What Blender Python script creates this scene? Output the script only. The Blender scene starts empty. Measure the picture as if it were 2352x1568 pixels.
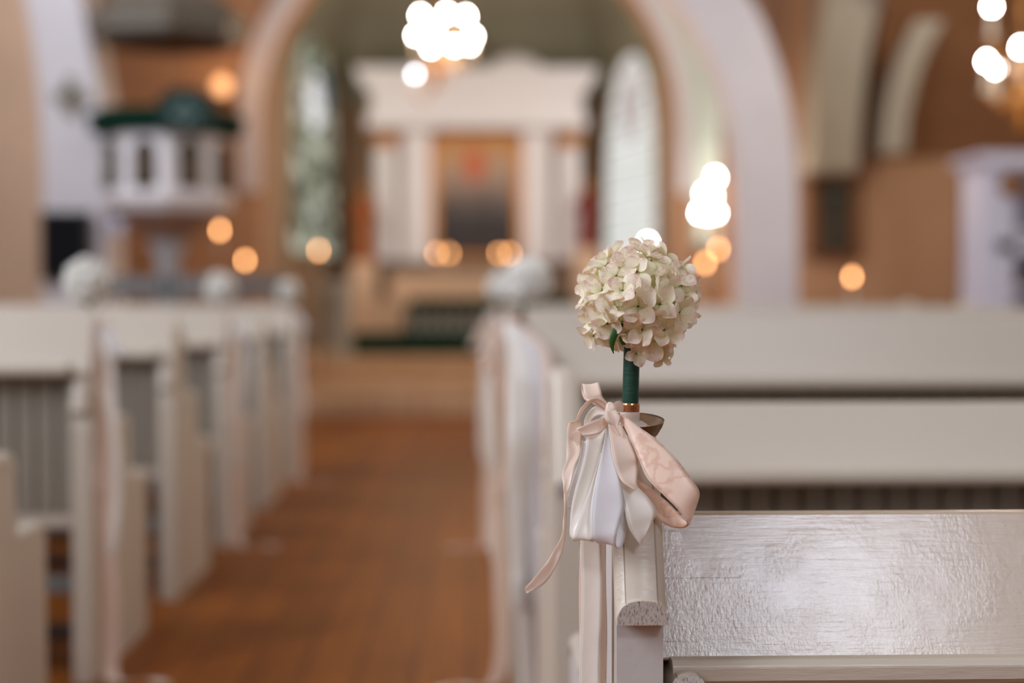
import bpy, math, random
from mathutils import Vector, Matrix, Euler
R = math.radians
random.seed(7)
scene = bpy.context.scene
COL = scene.collection
F = 50.0 / 36.0 * 2352
CAMH = 0.93

# ------------------------------------------------------------------ camera
cam = bpy.data.cameras.new('camera')
cam.lens = 50; cam.sensor_width = 36
cam.clip_start = .02; cam.clip_end = 200
camo = bpy.data.objects.new('camera', cam); COL.objects.link(camo)
camo.location = (0, 0, CAMH)
camo.rotation_euler = Euler((R(90 - 1.648), 0, R(-1.683)), 'XYZ')
scene.camera = camo
cam.dof.use_dof = True
cam.dof.focus_distance = 1.43
cam.dof.aperture_fstop = 1.7
cam.dof.aperture_blades = 0
CM = camo.rotation_euler.to_matrix()

def pt(px, py, Y):
    """world point that the photograph shows at px,py when it stands at distance Y down the nave"""
    d = CM @ Vector(((px - 1176) / F, (784 - py) / F, -1))
    t = Y / d.y
    return Vector((d.x * t, Y, CAMH + d.z * t))

# ------------------------------------------------------------------ materials
def lin(c):
    return tuple(((v / 255) / 12.92 if v / 255 <= .04045 else ((v / 255 + .055) / 1.055) ** 2.4) for v in c) + (1,)

def mat(name, rgb, rough=.5, metal=0, spec=.5, noise=0, nscale=20, bump=0, bscale=60, bstretch=(1, 1, 1), coat=0, trans=0):
    m = bpy.data.materials.new(name); m.use_nodes = True
    nt = m.node_tree; b = nt.nodes['Principled BSDF']
    c = lin(rgb)
    b.inputs['Base Color'].default_value = c
    b.inputs['Roughness'].default_value = rough
    b.inputs['Metallic'].default_value = metal
    b.inputs['Specular IOR Level'].default_value = spec
    b.inputs['Coat Weight'].default_value = coat
    b.inputs['Coat Roughness'].default_value = .15
    tc = nt.nodes.new('ShaderNodeTexCoord')
    if noise:
        mp = nt.nodes.new('ShaderNodeMapping'); mp.inputs['Scale'].default_value = bstretch
        nt.links.new(tc.outputs['Object'], mp.inputs['Vector'])
        n = nt.nodes.new('ShaderNodeTexNoise'); n.inputs['Scale'].default_value = nscale; n.inputs['Detail'].default_value = 5
        nt.links.new(mp.outputs[0], n.inputs['Vector'])
        r = nt.nodes.new('ShaderNodeValToRGB')
        r.color_ramp.elements[0].position = .3; r.color_ramp.elements[1].position = .7
        r.color_ramp.elements[0].color = tuple(v * (1 - noise) for v in c[:3]) + (1,)
        r.color_ramp.elements[1].color = tuple(min(1, v * (1 + noise)) for v in c[:3]) + (1,)
        nt.links.new(n.outputs['Fac'], r.inputs['Fac']); nt.links.new(r.outputs['Color'], b.inputs['Base Color'])
    if bump:
        mp = nt.nodes.new('ShaderNodeMapping'); mp.inputs['Scale'].default_value = bstretch
        nt.links.new(tc.outputs['Object'], mp.inputs['Vector'])
        n = nt.nodes.new('ShaderNodeTexNoise'); n.inputs['Scale'].default_value = bscale; n.inputs['Detail'].default_value = 6
        nt.links.new(mp.outputs[0], n.inputs['Vector'])
        bp = nt.nodes.new('ShaderNodeBump'); bp.inputs['Strength'].default_value = bump; bp.inputs['Distance'].default_value = .002
        nt.links.new(n.outputs['Fac'], bp.inputs['Height']); nt.links.new(bp.outputs['Normal'], b.inputs['Normal'])
    if trans:
        out = nt.nodes['Material Output']
        t = nt.nodes.new('ShaderNodeBsdfTranslucent'); mx = nt.nodes.new('ShaderNodeMixShader')
        t.inputs['Color'].default_value = c; mx.inputs[0].default_value = trans
        nt.links.new(b.outputs[0], mx.inputs[1]); nt.links.new(t.outputs[0], mx.inputs[2]); nt.links.new(mx.outputs[0], out.inputs['Surface'])
    return m

def emit(name, rgb, s, sample=True):
    m = bpy.data.materials.new(name); m.use_nodes = True
    nt = m.node_tree; b = nt.nodes['Principled BSDF']
    b.inputs['Base Color'].default_value = lin(rgb)
    b.inputs['Emission Color'].default_value = lin(rgb)
    b.inputs['Emission Strength'].default_value = s
    return m

def N(nt, typ, **kw):
    n = nt.nodes.new(typ)
    for k, v in kw.items():
        if k.startswith('i_'): n.inputs[k[2:].replace('_', ' ')].default_value = v
        else: setattr(n, k, v)
    return n

def gloss_paint():
    """old glossy oil paint on the sloped book board: brush strokes, pits, hairline cracks"""
    m = bpy.data.materials.new('glossy_brushed_paint'); m.use_nodes = True
    nt = m.node_tree; L = nt.links.new; b = nt.nodes['Principled BSDF']
    tc = N(nt, 'ShaderNodeTexCoord')
    def noise(scale, stretch, detail=4, rough=.6, rot=0):
        mp = N(nt, 'ShaderNodeMapping'); mp.inputs['Scale'].default_value = stretch; mp.inputs['Rotation'].default_value = (0, rot, 0)
        L(tc.outputs['Object'], mp.inputs['Vector'])
        n = N(nt, 'ShaderNodeTexNoise'); n.inputs['Scale'].default_value = scale; n.inputs['Detail'].default_value = detail; n.inputs['Roughness'].default_value = rough
        L(mp.outputs[0], n.inputs['Vector']); return n.outputs['Fac']
    def math_(op, a, c=None, v=None):
        n = N(nt, 'ShaderNodeMath', operation=op); L(a, n.inputs[0])
        if c is not None: L(c, n.inputs[1])
        if v is not None: n.inputs[1].default_value = v
        return n.outputs[0]
    streaks = noise(17, (1, 14, 14), 6)
    cross = noise(60, (7, 2, 2), 4, .6, .35)
    lumps = noise(190, (1, 1, 1), 3, .55)
    patch = noise(11, (1, 1, 1), 2)
    ramp = N(nt, 'ShaderNodeValToRGB'); ramp.color_ramp.elements[0].position = .45; ramp.color_ramp.elements[1].position = .62
    L(patch, ramp.inputs[0])
    h1 = math_('MULTIPLY', streaks, v=1.0)
    h2 = math_('MULTIPLY', math_('MULTIPLY', cross, ramp.outputs[0]), v=.8)
    h3 = math_('MULTIPLY', math_('MULTIPLY', lumps, math_('ADD', ramp.outputs[0], v=.35)), v=.85)
    h = math_('ADD', math_('ADD', h1, h2), h3)
    bp = N(nt, 'ShaderNodeBump'); bp.inputs['Strength'].default_value = .5; bp.inputs['Distance'].default_value = .00033
    L(h, bp.inputs['Height']); L(bp.outputs[0], b.inputs['Normal'])
    # thin worn cracks and pits, brown where the paint is gone
    pits = noise(420, (1, 1, 1), 2, .5)
    pm = N(nt, 'ShaderNodeValToRGB'); pm.color_ramp.elements[0].position = .715; pm.color_ramp.elements[1].position = .76
    L(pits, pm.inputs[0])
    scr = noise(34, (.55, 30, 30), 3, .5)
    sm = N(nt, 'ShaderNodeValToRGB'); sm.color_ramp.elements[0].position = .70; sm.color_ramp.elements[1].position = .74
    L(scr, sm.inputs[0])
    mx = math_('MAXIMUM', math_('MULTIPLY', pm.outputs[0], v=.6), math_('MULTIPLY', sm.outputs[0], v=.7))
    # two long hairline cracks running in from the aisle end
    sx = N(nt, 'ShaderNodeSeparateXYZ'); L(tc.outputs['Object'], sx.inputs[0])
    wob = math_('MULTIPLY', noise(9, (1, 1, 1), 4), v=.006)
    zw = math_('ADD', sx.outputs['Z'], wob)
    for (zc, x1, wd) in ((.6445, -1.085, .00045), (.5845, -1.135, .0003)):
        d = math_('ABSOLUTE', math_('SUBTRACT', zw, v=zc)); ln = math_('LESS_THAN', d, v=wd); lx = math_('LESS_THAN', sx.outputs['X'], v=x1)
        mx = math_('MAXIMUM', mx, math_('MULTIPLY', ln, lx))
    mixc = N(nt, 'ShaderNodeMixRGB'); mixc.inputs[1].default_value = lin((186, 166, 142)); mixc.inputs[2].default_value = lin((120, 92, 66))
    L(mx, mixc.inputs[0]); L(mixc.outputs[0], b.inputs['Base Color'])
    b.inputs['Roughness'].default_value = .2
    b.inputs['Specular IOR Level'].default_value = .6
    return m

def wood_floor(name, c1, c2, gap, rough=.32, plank=.14, length=3.2, rot=R(90)):
    m = bpy.data.materials.new(name); m.use_nodes = True
    nt = m.node_tree; L = nt.links.new; b = nt.nodes['Principled BSDF']
    tc = N(nt, 'ShaderNodeTexCoord'); mp = N(nt, 'ShaderNodeMapping'); mp.inputs['Rotation'].default_value = (0, 0, rot)
    L(tc.outputs['Object'], mp.inputs['Vector'])
    br = N(nt, 'ShaderNodeTexBrick'); br.inputs['Scale'].default_value = 1
    br.inputs['Brick Width'].default_value = length; br.inputs['Row Height'].default_value = plank; br.inputs['Mortar Size'].default_value = .003
    br.inputs['Color1'].default_value = lin(c1); br.inputs['Color2'].default_value = lin(c2); br.inputs['Mortar'].default_value = lin(gap)
    L(mp.outputs[0], br.inputs['Vector'])
    mp2 = N(nt, 'ShaderNodeMapping'); mp2.inputs['Scale'].default_value = (12, .8, 1); L(tc.outputs['Object'], mp2.inputs['Vector'])
    n = N(nt, 'ShaderNodeTexNoise'); n.inputs['Scale'].default_value = 3; n.inputs['Detail'].default_value = 6; L(mp2.outputs[0], n.inputs['Vector'])
    mx = N(nt, 'ShaderNodeMixRGB', blend_type='MULTIPLY'); mx.inputs[0].default_value = .6
    rp = N(nt, 'ShaderNodeValToRGB'); rp.color_ramp.elements[0].position = .3; rp.color_ramp.elements[0].color = (.55, .5, .45, 1); rp.color_ramp.elements[1].position = .75
    L(n.outputs['Fac'], rp.inputs[0]); L(br.outputs['Color'], mx.inputs[1]); L(rp.outputs[0], mx.inputs[2])
    L(mx.outputs[0], b.inputs['Base Color'])
    b.inputs['Roughness'].default_value = rough; b.inputs['Specular IOR Level'].default_value = .15
    bp = N(nt, 'ShaderNodeBump'); bp.inputs['Strength'].default_value = .2; bp.inputs['Distance'].default_value = .003
    L(br.outputs['Fac'], bp.inputs['Height']); bp.invert = True; L(bp.outputs[0], b.inputs['Normal'])
    return m

def end_grain():
    m = bpy.data.materials.new('worn_end_grain'); m.use_nodes = True
    nt = m.node_tree; L = nt.links.new; b = nt.nodes['Principled BSDF']
    tc = N(nt, 'ShaderNodeTexCoord'); mp = N(nt, 'ShaderNodeMapping'); mp.inputs['Rotation'].default_value = (0, R(-40), 0); mp.inputs['Scale'].default_value = (900, 10, 230)
    L(tc.outputs['Object'], mp.inputs['Vector'])
    n = N(nt, 'ShaderNodeTexNoise'); n.inputs['Scale'].default_value = 1; n.inputs['Detail'].default_value = 3; L(mp.outputs[0], n.inputs['Vector'])
    rp = N(nt, 'ShaderNodeValToRGB'); rp.color_ramp.elements[0].position = .33; rp.color_ramp.elements[0].color = lin((112, 96, 84)); rp.color_ramp.elements[1].position = .47; rp.color_ramp.elements[1].color = lin((200, 192, 182))
    L(n.outputs['Fac'], rp.inputs[0]); L(rp.outputs[0], b.inputs['Base Color']); b.inputs['Roughness'].default_value = .6
    return m

def petal_mat():
    m = bpy.data.materials.new('hydrangea_petal'); m.use_nodes = True
    nt = m.node_tree; L = nt.links.new; b = nt.nodes['Principled BSDF']; out = nt.nodes['Material Output']
    uv = N(nt, 'ShaderNodeUVMap'); sx = N(nt, 'ShaderNodeSeparateXYZ'); L(uv.outputs[0], sx.inputs[0])
    rp = N(nt, 'ShaderNodeValToRGB'); e = rp.color_ramp.elements
    e[0].position = 0; e[0].color = lin((222, 222, 170)); e[1].position = 1; e[1].color = lin((246, 226, 210))
    a = e.new(.3); a.color = lin((246, 240, 206)); a = e.new(.75); a.color = lin((252, 243, 222))
    L(sx.outputs['Y'], rp.inputs[0])
    tc = N(nt, 'ShaderNodeTexCoord'); n = N(nt, 'ShaderNodeTexNoise'); n.inputs['Scale'].default_value = 180; n.inputs['Detail'].default_value = 4
    L(tc.outputs['Object'], n.inputs['Vector'])
    oi = N(nt, 'ShaderNodeObjectInfo')
    ad = N(nt, 'ShaderNodeMath', operation='MULTIPLY_ADD'); L(oi.outputs['Random'], ad.inputs[0]); ad.inputs[1].default_value = .22; L(n.outputs['Fac'], ad.inputs[2])
    ad2 = N(nt, 'ShaderNodeMath', operation='MULTIPLY_ADD'); L(sx.outputs['Y'], ad2.inputs[0]); ad2.inputs[1].default_value = .16; L(ad.outputs[0], ad2.inputs[2])
    r2 = N(nt, 'ShaderNodeValToRGB'); r2.color_ramp.elements[0].position = .76; r2.color_ramp.elements[1].position = 1.0
    L(ad2.outputs[0], r2.inputs[0])
    mx = N(nt, 'ShaderNodeMixRGB'); mx.inputs[2].default_value = lin((236, 198, 180)); L(r2.outputs[0], mx.inputs[0]); L(rp.outputs[0], mx.inputs[1])
    # tiny brown freckles
    n3 = N(nt, 'ShaderNodeTexNoise'); n3.inputs['Scale'].default_value = 620; n3.inputs['Detail'].default_value = 1; L(tc.outputs['Object'], n3.inputs['Vector'])
    r3 = N(nt, 'ShaderNodeValToRGB'); r3.color_ramp.elements[0].position = .735; r3.color_ramp.elements[1].position = .78; L(n3.outputs['Fac'], r3.inputs[0])
    mx2 = N(nt, 'ShaderNodeMixRGB'); mx2.inputs[2].default_value = lin((176, 120, 92)); L(r3.outputs[0], mx2.inputs[0]); L(mx.outputs[0], mx2.inputs[1])
    L(mx2.outputs[0], b.inputs['Base Color']); b.inputs['Roughness'].default_value = .55; b.inputs['Specular IOR Level'].default_value = .3
    # veins
    w = N(nt, 'ShaderNodeMath', operation='SINE'); ml = N(nt, 'ShaderNodeMath', operation='MULTIPLY'); L(sx.outputs['X'], ml.inputs[0]); ml.inputs[1].default_value = 46; L(ml.outputs[0], w.inputs[0])
    bp = N(nt, 'ShaderNodeBump'); bp.inputs['Strength'].default_value = .12; bp.inputs['Distance'].default_value = .0004; L(w.outputs[0], bp.inputs['Height']); L(bp.outputs[0], b.inputs['Normal'])
    t = N(nt, 'ShaderNodeBsdfTranslucent'); L(mx2.outputs[0], t.inputs['Color']); ms = N(nt, 'ShaderNodeMixShader'); ms.inputs[0].default_value = .38
    L(b.outputs[0], ms.inputs[1]); L(t.outputs[0], ms.inputs[2]); L(ms.outputs[0], out.inputs['Surface'])
    return m

def satin(name, rgb, rib=0, stain=0, rough=.33, trans=.3):
    m = bpy.data.materials.new(name); m.use_nodes = True
    nt = m.node_tree; L = nt.links.new; b = nt.nodes['Principled BSDF']; out = nt.nodes['Material Output']
    col = N(nt, 'ShaderNodeRGB'); col.outputs[0].default_value = lin(rgb); src = col.outputs[0]
    tc = N(nt, 'ShaderNodeTexCoord'); uv = N(nt, 'ShaderNodeUVMap'); sx = N(nt, 'ShaderNodeSeparateXYZ'); L(uv.outputs[0], sx.inputs[0])
    if stain:
        n = N(nt, 'ShaderNodeTexNoise'); n.inputs['Scale'].default_value = 36; n.inputs['Detail'].default_value = 3; L(tc.outputs['Object'], n.inputs['Vector'])
        r = N(nt, 'ShaderNodeValToRGB'); e = r.color_ramp.elements; e[0].position = .46; e[0].color = (0, 0, 0, 1); e[1].position = .56; e[1].color = (0, 0, 0, 1); k = e.new(.51); k.color = (1, 1, 1, 1)
        L(n.outputs['Fac'], r.inputs[0]); mx = N(nt, 'ShaderNodeMixRGB'); ml = N(nt, 'ShaderNodeMath', operation='MULTIPLY'); ml.inputs[1].default_value = stain; L(r.outputs[0], ml.inputs[0])
        L(ml.outputs[0], mx.inputs[0]); L(src, mx.inputs[1]); mx.inputs[2].default_value = lin((222, 158, 112)); src = mx.outputs[0]
    su = N(nt, 'ShaderNodeMath', operation='SUBTRACT'); L(sx.outputs['X'], su.inputs[0]); su.inputs[1].default_value = .5
    sa = N(nt, 'ShaderNodeMath', operation='ABSOLUTE'); L(su.outputs[0], sa.inputs[0])
    sr = N(nt, 'ShaderNodeValToRGB'); e = sr.color_ramp.elements; e[0].position = .425; e[0].color = (1, 1, 1, 1); e[1].position = .465; e[1].color = (1, 1, 1, 1); k = e.new(.445); k.color = (.78, .72, .66, 1)
    L(sa.outputs[0], sr.inputs[0]); mz = N(nt, 'ShaderNodeMixRGB', blend_type='MULTIPLY'); mz.inputs[0].default_value = 1; L(src, mz.inputs[1]); L(sr.outputs[0], mz.inputs[2]); src = mz.outputs[0]
    L(src, b.inputs['Base Color'])
    b.inputs['Roughness'].default_value = rough; b.inputs['Specular IOR Level'].default_value = .55
    b.inputs['Anisotropic'].default_value = .5
    b.inputs['Sheen Weight'].default_value = .3; b.inputs['Coat Weight'].default_value = 0 if rib else .35; b.inputs['Coat Roughness'].default_value = .22
    w = N(nt, 'ShaderNodeTexWave', wave_type='BANDS', bands_direction='Y'); w.inputs['Scale'].default_value = 5.5 if rib else 12
    L(uv.outputs[0], w.inputs['Vector'])
    # woven selvage line near each edge
    a = N(nt, 'ShaderNodeMath', operation='SUBTRACT'); L(sx.outputs['X'], a.inputs[0]); a.inputs[1].default_value = .5
    ab = N(nt, 'ShaderNodeMath', operation='ABSOLUTE'); L(a.outputs[0], ab.inputs[0]); gt = N(nt, 'ShaderNodeMath', operation='GREATER_THAN'); L(ab.outputs[0], gt.inputs[0]); gt.inputs[1].default_value = .44
    ad = N(nt, 'ShaderNodeMath', operation='ADD'); L(w.outputs['Fac'], ad.inputs[0]); L(gt.outputs[0], ad.inputs[1])
    bp = N(nt, 'ShaderNodeBump'); bp.inputs['Strength'].default_value = .5 if rib else .12; bp.inputs['Distance'].default_value = .0004
    L(ad.outputs[0], bp.inputs['Height']); L(bp.outputs[0], b.inputs['Normal'])
    t = N(nt, 'ShaderNodeBsdfTranslucent'); L(src, t.inputs['Color']); ms = N(nt, 'ShaderNodeMixShader'); ms.inputs[0].default_value = trans
    L(b.outputs[0], ms.inputs[1]); L(t.outputs[0], ms.inputs[2]); L(ms.outputs[0], out.inputs['Surface'])
    return m

def stained(name, base, dark, strength, scale):
    m = bpy.data.materials.new(name); m.use_nodes = True
    nt = m.node_tree; L = nt.links.new; b = nt.nodes['Principled BSDF']
    tc = N(nt, 'ShaderNodeTexCoord'); v = N(nt, 'ShaderNodeTexVoronoi'); v.inputs['Scale'].default_value = scale; L(tc.outputs['Object'], v.inputs['Vector'])
    sp = N(nt, 'ShaderNodeSeparateColor'); L(v.outputs['Color'], sp.inputs[0])
    rp = N(nt, 'ShaderNodeValToRGB'); e = rp.color_ramp.elements; e[0].color = lin(dark[0]); e[1].color = lin(base); e[1].position = .9
    for i, c in enumerate(dark[1:]):
        k = e.new(.15 + .6 * (i + 1) / len(dark)); k.color = lin(c)
    L(sp.outputs[0], rp.inputs[0]); L(rp.outputs[0], b.inputs['Emission Color']); b.inputs['Emission Strength'].default_value = strength
    b.inputs['Base Color'].default_value = (.02, .02, .02, 1)
    return m

M = dict(
    paint=mat('white_pew_paint', (200, 187, 168), .32, bump=.35, bscale=40, bstretch=(1, 6, 6), spec=.55),
    gloss=gloss_paint(),
    grain=end_grain(),
    panel=mat('grey_white_panel_paint', (196, 190, 182), .42, noise=.06, nscale=14, bump=.2, bscale=90),
    wall=mat('peach_plaster', (196, 152, 116), .85, noise=.05, nscale=2),
    wall_l=mat('peach_plaster_light', (214, 178, 146), .85, noise=.05, nscale=2),
    vault=mat('grey_white_vault_plaster', (180, 170, 152), .85, noise=.05, nscale=2),
    white=mat('white_plaster', (226, 218, 216), .8, noise=.03, nscale=3),
    retable=mat('white_retable_paint', (232, 224, 220), .4),
    floor=wood_floor('brown_floor_boards', (158, 89, 20), (142, 79, 18), (70, 38, 16), .5),
    chancel=wood_floor('pale_floor_boards', (222, 184, 146), (214, 174, 136), (160, 120, 86), .45),
    green=mat('dark_green_cloth', (3, 44, 30), .9, spec=.15, noise=.25, nscale=10),
    rail=mat('pale_green_grey_paint', (176, 178, 168), .45),
    gold=mat('gilt_wood', (196, 132, 62), .45, .7, noise=.2, nscale=12),
    brass=mat('old_brass', (176, 122, 66), .35, .9, noise=.2, nscale=30),
    bronze=mat('aged_bronze_dish', (120, 92, 66), .45, .8, noise=.3, nscale=60),
    copper=mat('copper_collar', (190, 128, 88), .3, .85, noise=.2, nscale=90),
    stem=mat('green_floral_tape', (5, 58, 40), .5, bump=.2, bscale=40, bstretch=(1, 1, 9), noise=.25, nscale=30),
    leaf=mat('green_leaf', (48, 96, 32), .45, trans=.2),
    core=mat('flower_core_green', (214, 210, 160), .7, noise=.2, nscale=120, bump=.6, bscale=120),
    petal=petal_mat(),
    petal_far=mat('white_petal', (246, 244, 236), .55, trans=.3),
    blush=satin('blush_satin', (255, 236, 218)),
    blush_stain=satin('blush_satin_marked', (255, 230, 208), stain=.4),
    cream=satin('cream_satin', (255, 249, 238)),
    gros=satin('white_grosgrain', (250, 247, 246), rib=1, rough=.5),
    black=mat('black_board', (12, 13, 16), .8, spec=.2),
    oak=mat('brown_wood', (118, 72, 32), .5, noise=.2, nscale=6, bstretch=(1, 1, .2)),
    dark=mat('dark_brown_wood', (52, 34, 22), .5, noise=.3, nscale=6),
    cloth=mat('beige_altar_cloth', (196, 160, 128), .8, noise=.05),
    bluegrey=mat('blue_grey_paint', (116, 116, 112), .5),
    wax=mat('candle_wax', (238, 228, 208), .5, trans=.3),
    cabinet=mat('white_cabinet_paint', (214, 212, 224), .4),
    red=mat('dark_red_robe', (120, 34, 22), .6),
    orange=mat('orange_gilt', (160, 86, 34), .5, .4),
    flame=emit('candle_flame', (255, 180, 116), 24),
    dimbulb=emit('small_white_lamp', (236, 242, 255), 22),
    bulb=emit('white_bulb', (255, 246, 236), 100),
    glow=emit('warm_bulb', (255, 196, 140), 1.6),
    olive=mat('dull_gilt', (96, 78, 52), .6, .2, noise=.3, nscale=20),
    dull=mat('dull_old_gilt', (140, 130, 112), .6, .2),
    back=mat('dark_stained_boards', (104, 84, 66), .6, noise=.1, nscale=3),
    under=mat('shaded_pew_back_paint', (146, 137, 122), .4, noise=.04),  # same paint as the pews, darkened to carry the shade under the boards
    lead=mat('window_lead_stone', (150, 128, 100), .8),
)

# ------------------------------------------------------------------ mesh builder
class MB:
    def __init__(s): s.v = []; s.f = []; s.mi = []; s.uv = {}
    def add(s, vs, fs, mi=0, uvs=None):
        o = len(s.v); s.v += [Vector(v) for v in vs]
        for f in fs:
            s.f.append(tuple(i + o for i in f)); s.mi.append(mi)
        if uvs:
            for i, u in enumerate(uvs): s.uv[o + i] = u
        return s
    def box(s, x0, x1, y0, y1, z0, z1, mi=0):
        return s.add([(x0, y0, z0), (x1, y0, z0), (x1, y1, z0), (x0, y1, z0), (x0, y0, z1), (x1, y0, z1), (x1, y1, z1), (x0, y1, z1)],
                     [(3, 2, 1, 0), (4, 5, 6, 7), (0, 1, 5, 4), (1, 2, 6, 5), (2, 3, 7, 6), (3, 0, 4, 7)], mi)
    def lathe(s, prof, c=(0, 0, 0), n=24, cap=True, mi=0, sx=1, sy=1):
        vs = []; fs = []
        for r, z in prof:
            for k in range(n):
                a = 2 * math.pi * k / n; vs.append((c[0] + r * sx * math.cos(a), c[1] + r * sy * math.sin(a), c[2] + z))
        for i in range(len(prof) - 1):
            for k in range(n):
                k2 = (k + 1) % n; fs.append((i * n + k, i * n + k2, (i + 1) * n + k2, (i + 1) * n + k))
        if cap:
            fs.append(tuple(range(n))[::-1]); fs.append(tuple((len(prof) - 1) * n + k for k in range(n)))
        return s.add(vs, fs, mi)
    def tube(s, pts, r, n=10, mi=0):
        pts = [Vector(p) for p in pts]; rs = r if isinstance(r, (list, tuple)) else [r] * len(pts)
        vs = []; fs = []; up = None
        for i, p in enumerate(pts):
            d = (pts[min(i + 1, len(pts) - 1)] - pts[max(i - 1, 0)]).normalized()
            if up is None: up = Vector((0, 0, 1)) if abs(d.z) < .9 else Vector((1, 0, 0))
            a = d.cross(up).normalized(); b = a.cross(d).normalized(); up = b
            for k in range(n):
                t = 2 * math.pi * k / n; vs.append(p + (a * math.cos(t) + b * math.sin(t)) * rs[i])
        for i in range(len(pts) - 1):
            for k in range(n):
                k2 = (k + 1) % n; fs.append((i * n + k, i * n + k2, (i + 1) * n + k2, (i + 1) * n + k))
        fs.append(tuple(range(n))[::-1]); fs.append(tuple((len(pts) - 1) * n + k for k in range(n)))
        return s.add(vs, fs, mi)
    def prism(s, poly, y0, y1, axis='y', mi=0, mi_cap=None):
        """poly of (a,b); axis y: a=x b=z extruded in y; axis x: a=y b=z extruded in x; axis z: a=x b=y extruded in z"""
        n = len(poly)
        def P(a, b, t): return (a, t, b) if axis == 'y' else ((t, a, b) if axis == 'x' else (a, b, t))
        vs = [P(a, b, y0) for a, b in poly] + [P(a, b, y1) for a, b in poly]
        s.add(vs, [(i, (i + 1) % n, n + (i + 1) % n, n + i) for i in range(n)], mi)
        s.add(vs, [tuple(range(n))[::-1], tuple(range(n, 2 * n))], mi if mi_cap is None else mi_cap)
        return s
    def build(s, name, mats, parent=None, smooth=False, bevel=0, loc=None, autosmooth=None, weld=False):
        me = bpy.data.meshes.new(name); me.from_pydata([tuple(v) for v in s.v], [], s.f)
        ms = mats if isinstance(mats, (list, tuple)) else [mats]
        for m in ms: me.materials.append(m)
        for p, i in zip(me.polygons, s.mi): p.material_index = i
        if s.uv:
            ul = me.uv_layers.new(name='UVMap')
            for lp in me.loops: ul.data[lp.index].uv = s.uv.get(lp.vertex_index, (0, 0))
        import bmesh
        bm = bmesh.new(); bm.from_mesh(me)
        if weld: bmesh.ops.remove_doubles(bm, verts=bm.verts, dist=1e-5)
        if not s.uv: bmesh.ops.recalc_face_normals(bm, faces=bm.faces)
        bm.to_mesh(me); bm.free()
        if smooth:
            for p in me.polygons: p.use_smooth = True
        if autosmooth is not None:
            me.shade_smooth() if hasattr(me, 'shade_smooth') else None
            me.set_sharp_from_angle(angle=R(autosmooth))
        o = bpy.data.objects.new(name, me); COL.objects.link(o)
        if loc: o.location = loc
        if parent: o.parent = parent
        if bevel:
            b = o.modifiers.new('bevel', 'BEVEL'); b.width = bevel; b.segments = 2; b.limit_method = 'ANGLE'; b.angle_limit = R(40)
        return o

def tag(o, label=None, cat=None, group=None, kind=None):
    if label: o['label'] = label
    if cat: o['category'] = cat
    if group: o['group'] = group
    if kind: o['kind'] = kind
    return o
def empty(name, loc, label=None, cat=None, group=None, rz=0):
    o = bpy.data.objects.new(name, None); o.empty_display_size = .05; COL.objects.link(o); o.location = loc; o.rotation_euler.z = rz
    return tag(o, label, cat, group)
def struct(o): return tag(o, kind='structure')

def cr(p0, p1, p2, p3, t):
    return .5 * ((2 * p1) + (p2 - p0) * t + (2 * p0 - 5 * p1 + 4 * p2 - p3) * t * t + (3 * p1 - p0 - 3 * p2 + p3) * t ** 3)
def smooth_pts(P, n=8):
    P = [Vector(p) for p in P]; out = []
    for i in range(len(P) - 1):
        a = P[max(i - 1, 0)]; b = P[i]; c = P[i + 1]; d = P[min(i + 2, len(P) - 1)]
        for k in range(n): out.append(cr(a, b, c, d, k / n))
    out.append(P[-1]); return out

def ribbon_mesh(secs, n=8, cross=6, curl=.0012, wave=0):
    """secs: list of (left edge, right edge) world points; a thin cloth strip lofted through them"""
    Lp = smooth_pts([s[0] for s in secs], n); Rp = smooth_pts([s[1] for s in secs], n)
    vs = []; fs = []; uv = []; ln = 0
    for i in range(len(Lp)):
        if i: ln += ((Lp[i] + Rp[i]) / 2 - (Lp[i - 1] + Rp[i - 1]) / 2).length
        d = (Rp[i] - Lp[i]); j = min(i + 1, len(Lp) - 1); k = max(i - 1, 0)
        tan = ((Lp[j] + Rp[j]) - (Lp[k] + Rp[k])); nrm = d.cross(tan)
        nrm = nrm.normalized() if nrm.length > 1e-9 else Vector((0, -1, 0))
        for c in range(cross + 1):
            u = c / cross; vs.append(Lp[i].lerp(Rp[i], u) + nrm * curl * (math.sin(math.pi * u) + wave * math.sin(ln * 210) * math.sin(2 * math.pi * u)))
            uv.append((u, ln / .02))
    w = cross + 1
    for i in range(len(Lp) - 1):
        for c in range(cross):
            fs.append((i * w + c, i * w + c + 1, (i + 1) * w + c + 1, (i + 1) * w + c))
    return vs, fs, uv

def ribbon(name, secs, m, parent, **kw):
    mb = MB(); v, f, u = ribbon_mesh(secs, **kw)
    inv = Vector(parent.location) if parent else Vector((0, 0, 0))
    mb.add([p - inv for p in v], f, 0, u)
    o = mb.build(name, m, parent, smooth=True)
    s = o.modifiers.new('thickness', 'SOLIDIFY'); s.thickness = .0003; s.offset = 0
    return o

def copy_tree(o, parent=None):
    c = o.copy(); COL.objects.link(c); c.parent = parent
    for ch in [x for x in list(bpy.data.objects) if x.parent == o]: copy_tree(ch, c)
    return c

# ------------------------------------------------------------------ room shell
FLOOR_END = 11.5
struct(MB().box(-5, 6, -5, FLOOR_END, -.1, 0).build('floor', M['floor']))
struct(MB().box(-5, 6, FLOOR_END, 15, -.1, .15).build('floor_chancel_step', M['chancel']))
struct(MB().box(-4, 4, 15, 21, -.1, .30).build('floor_chancel', M['chancel']))

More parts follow.
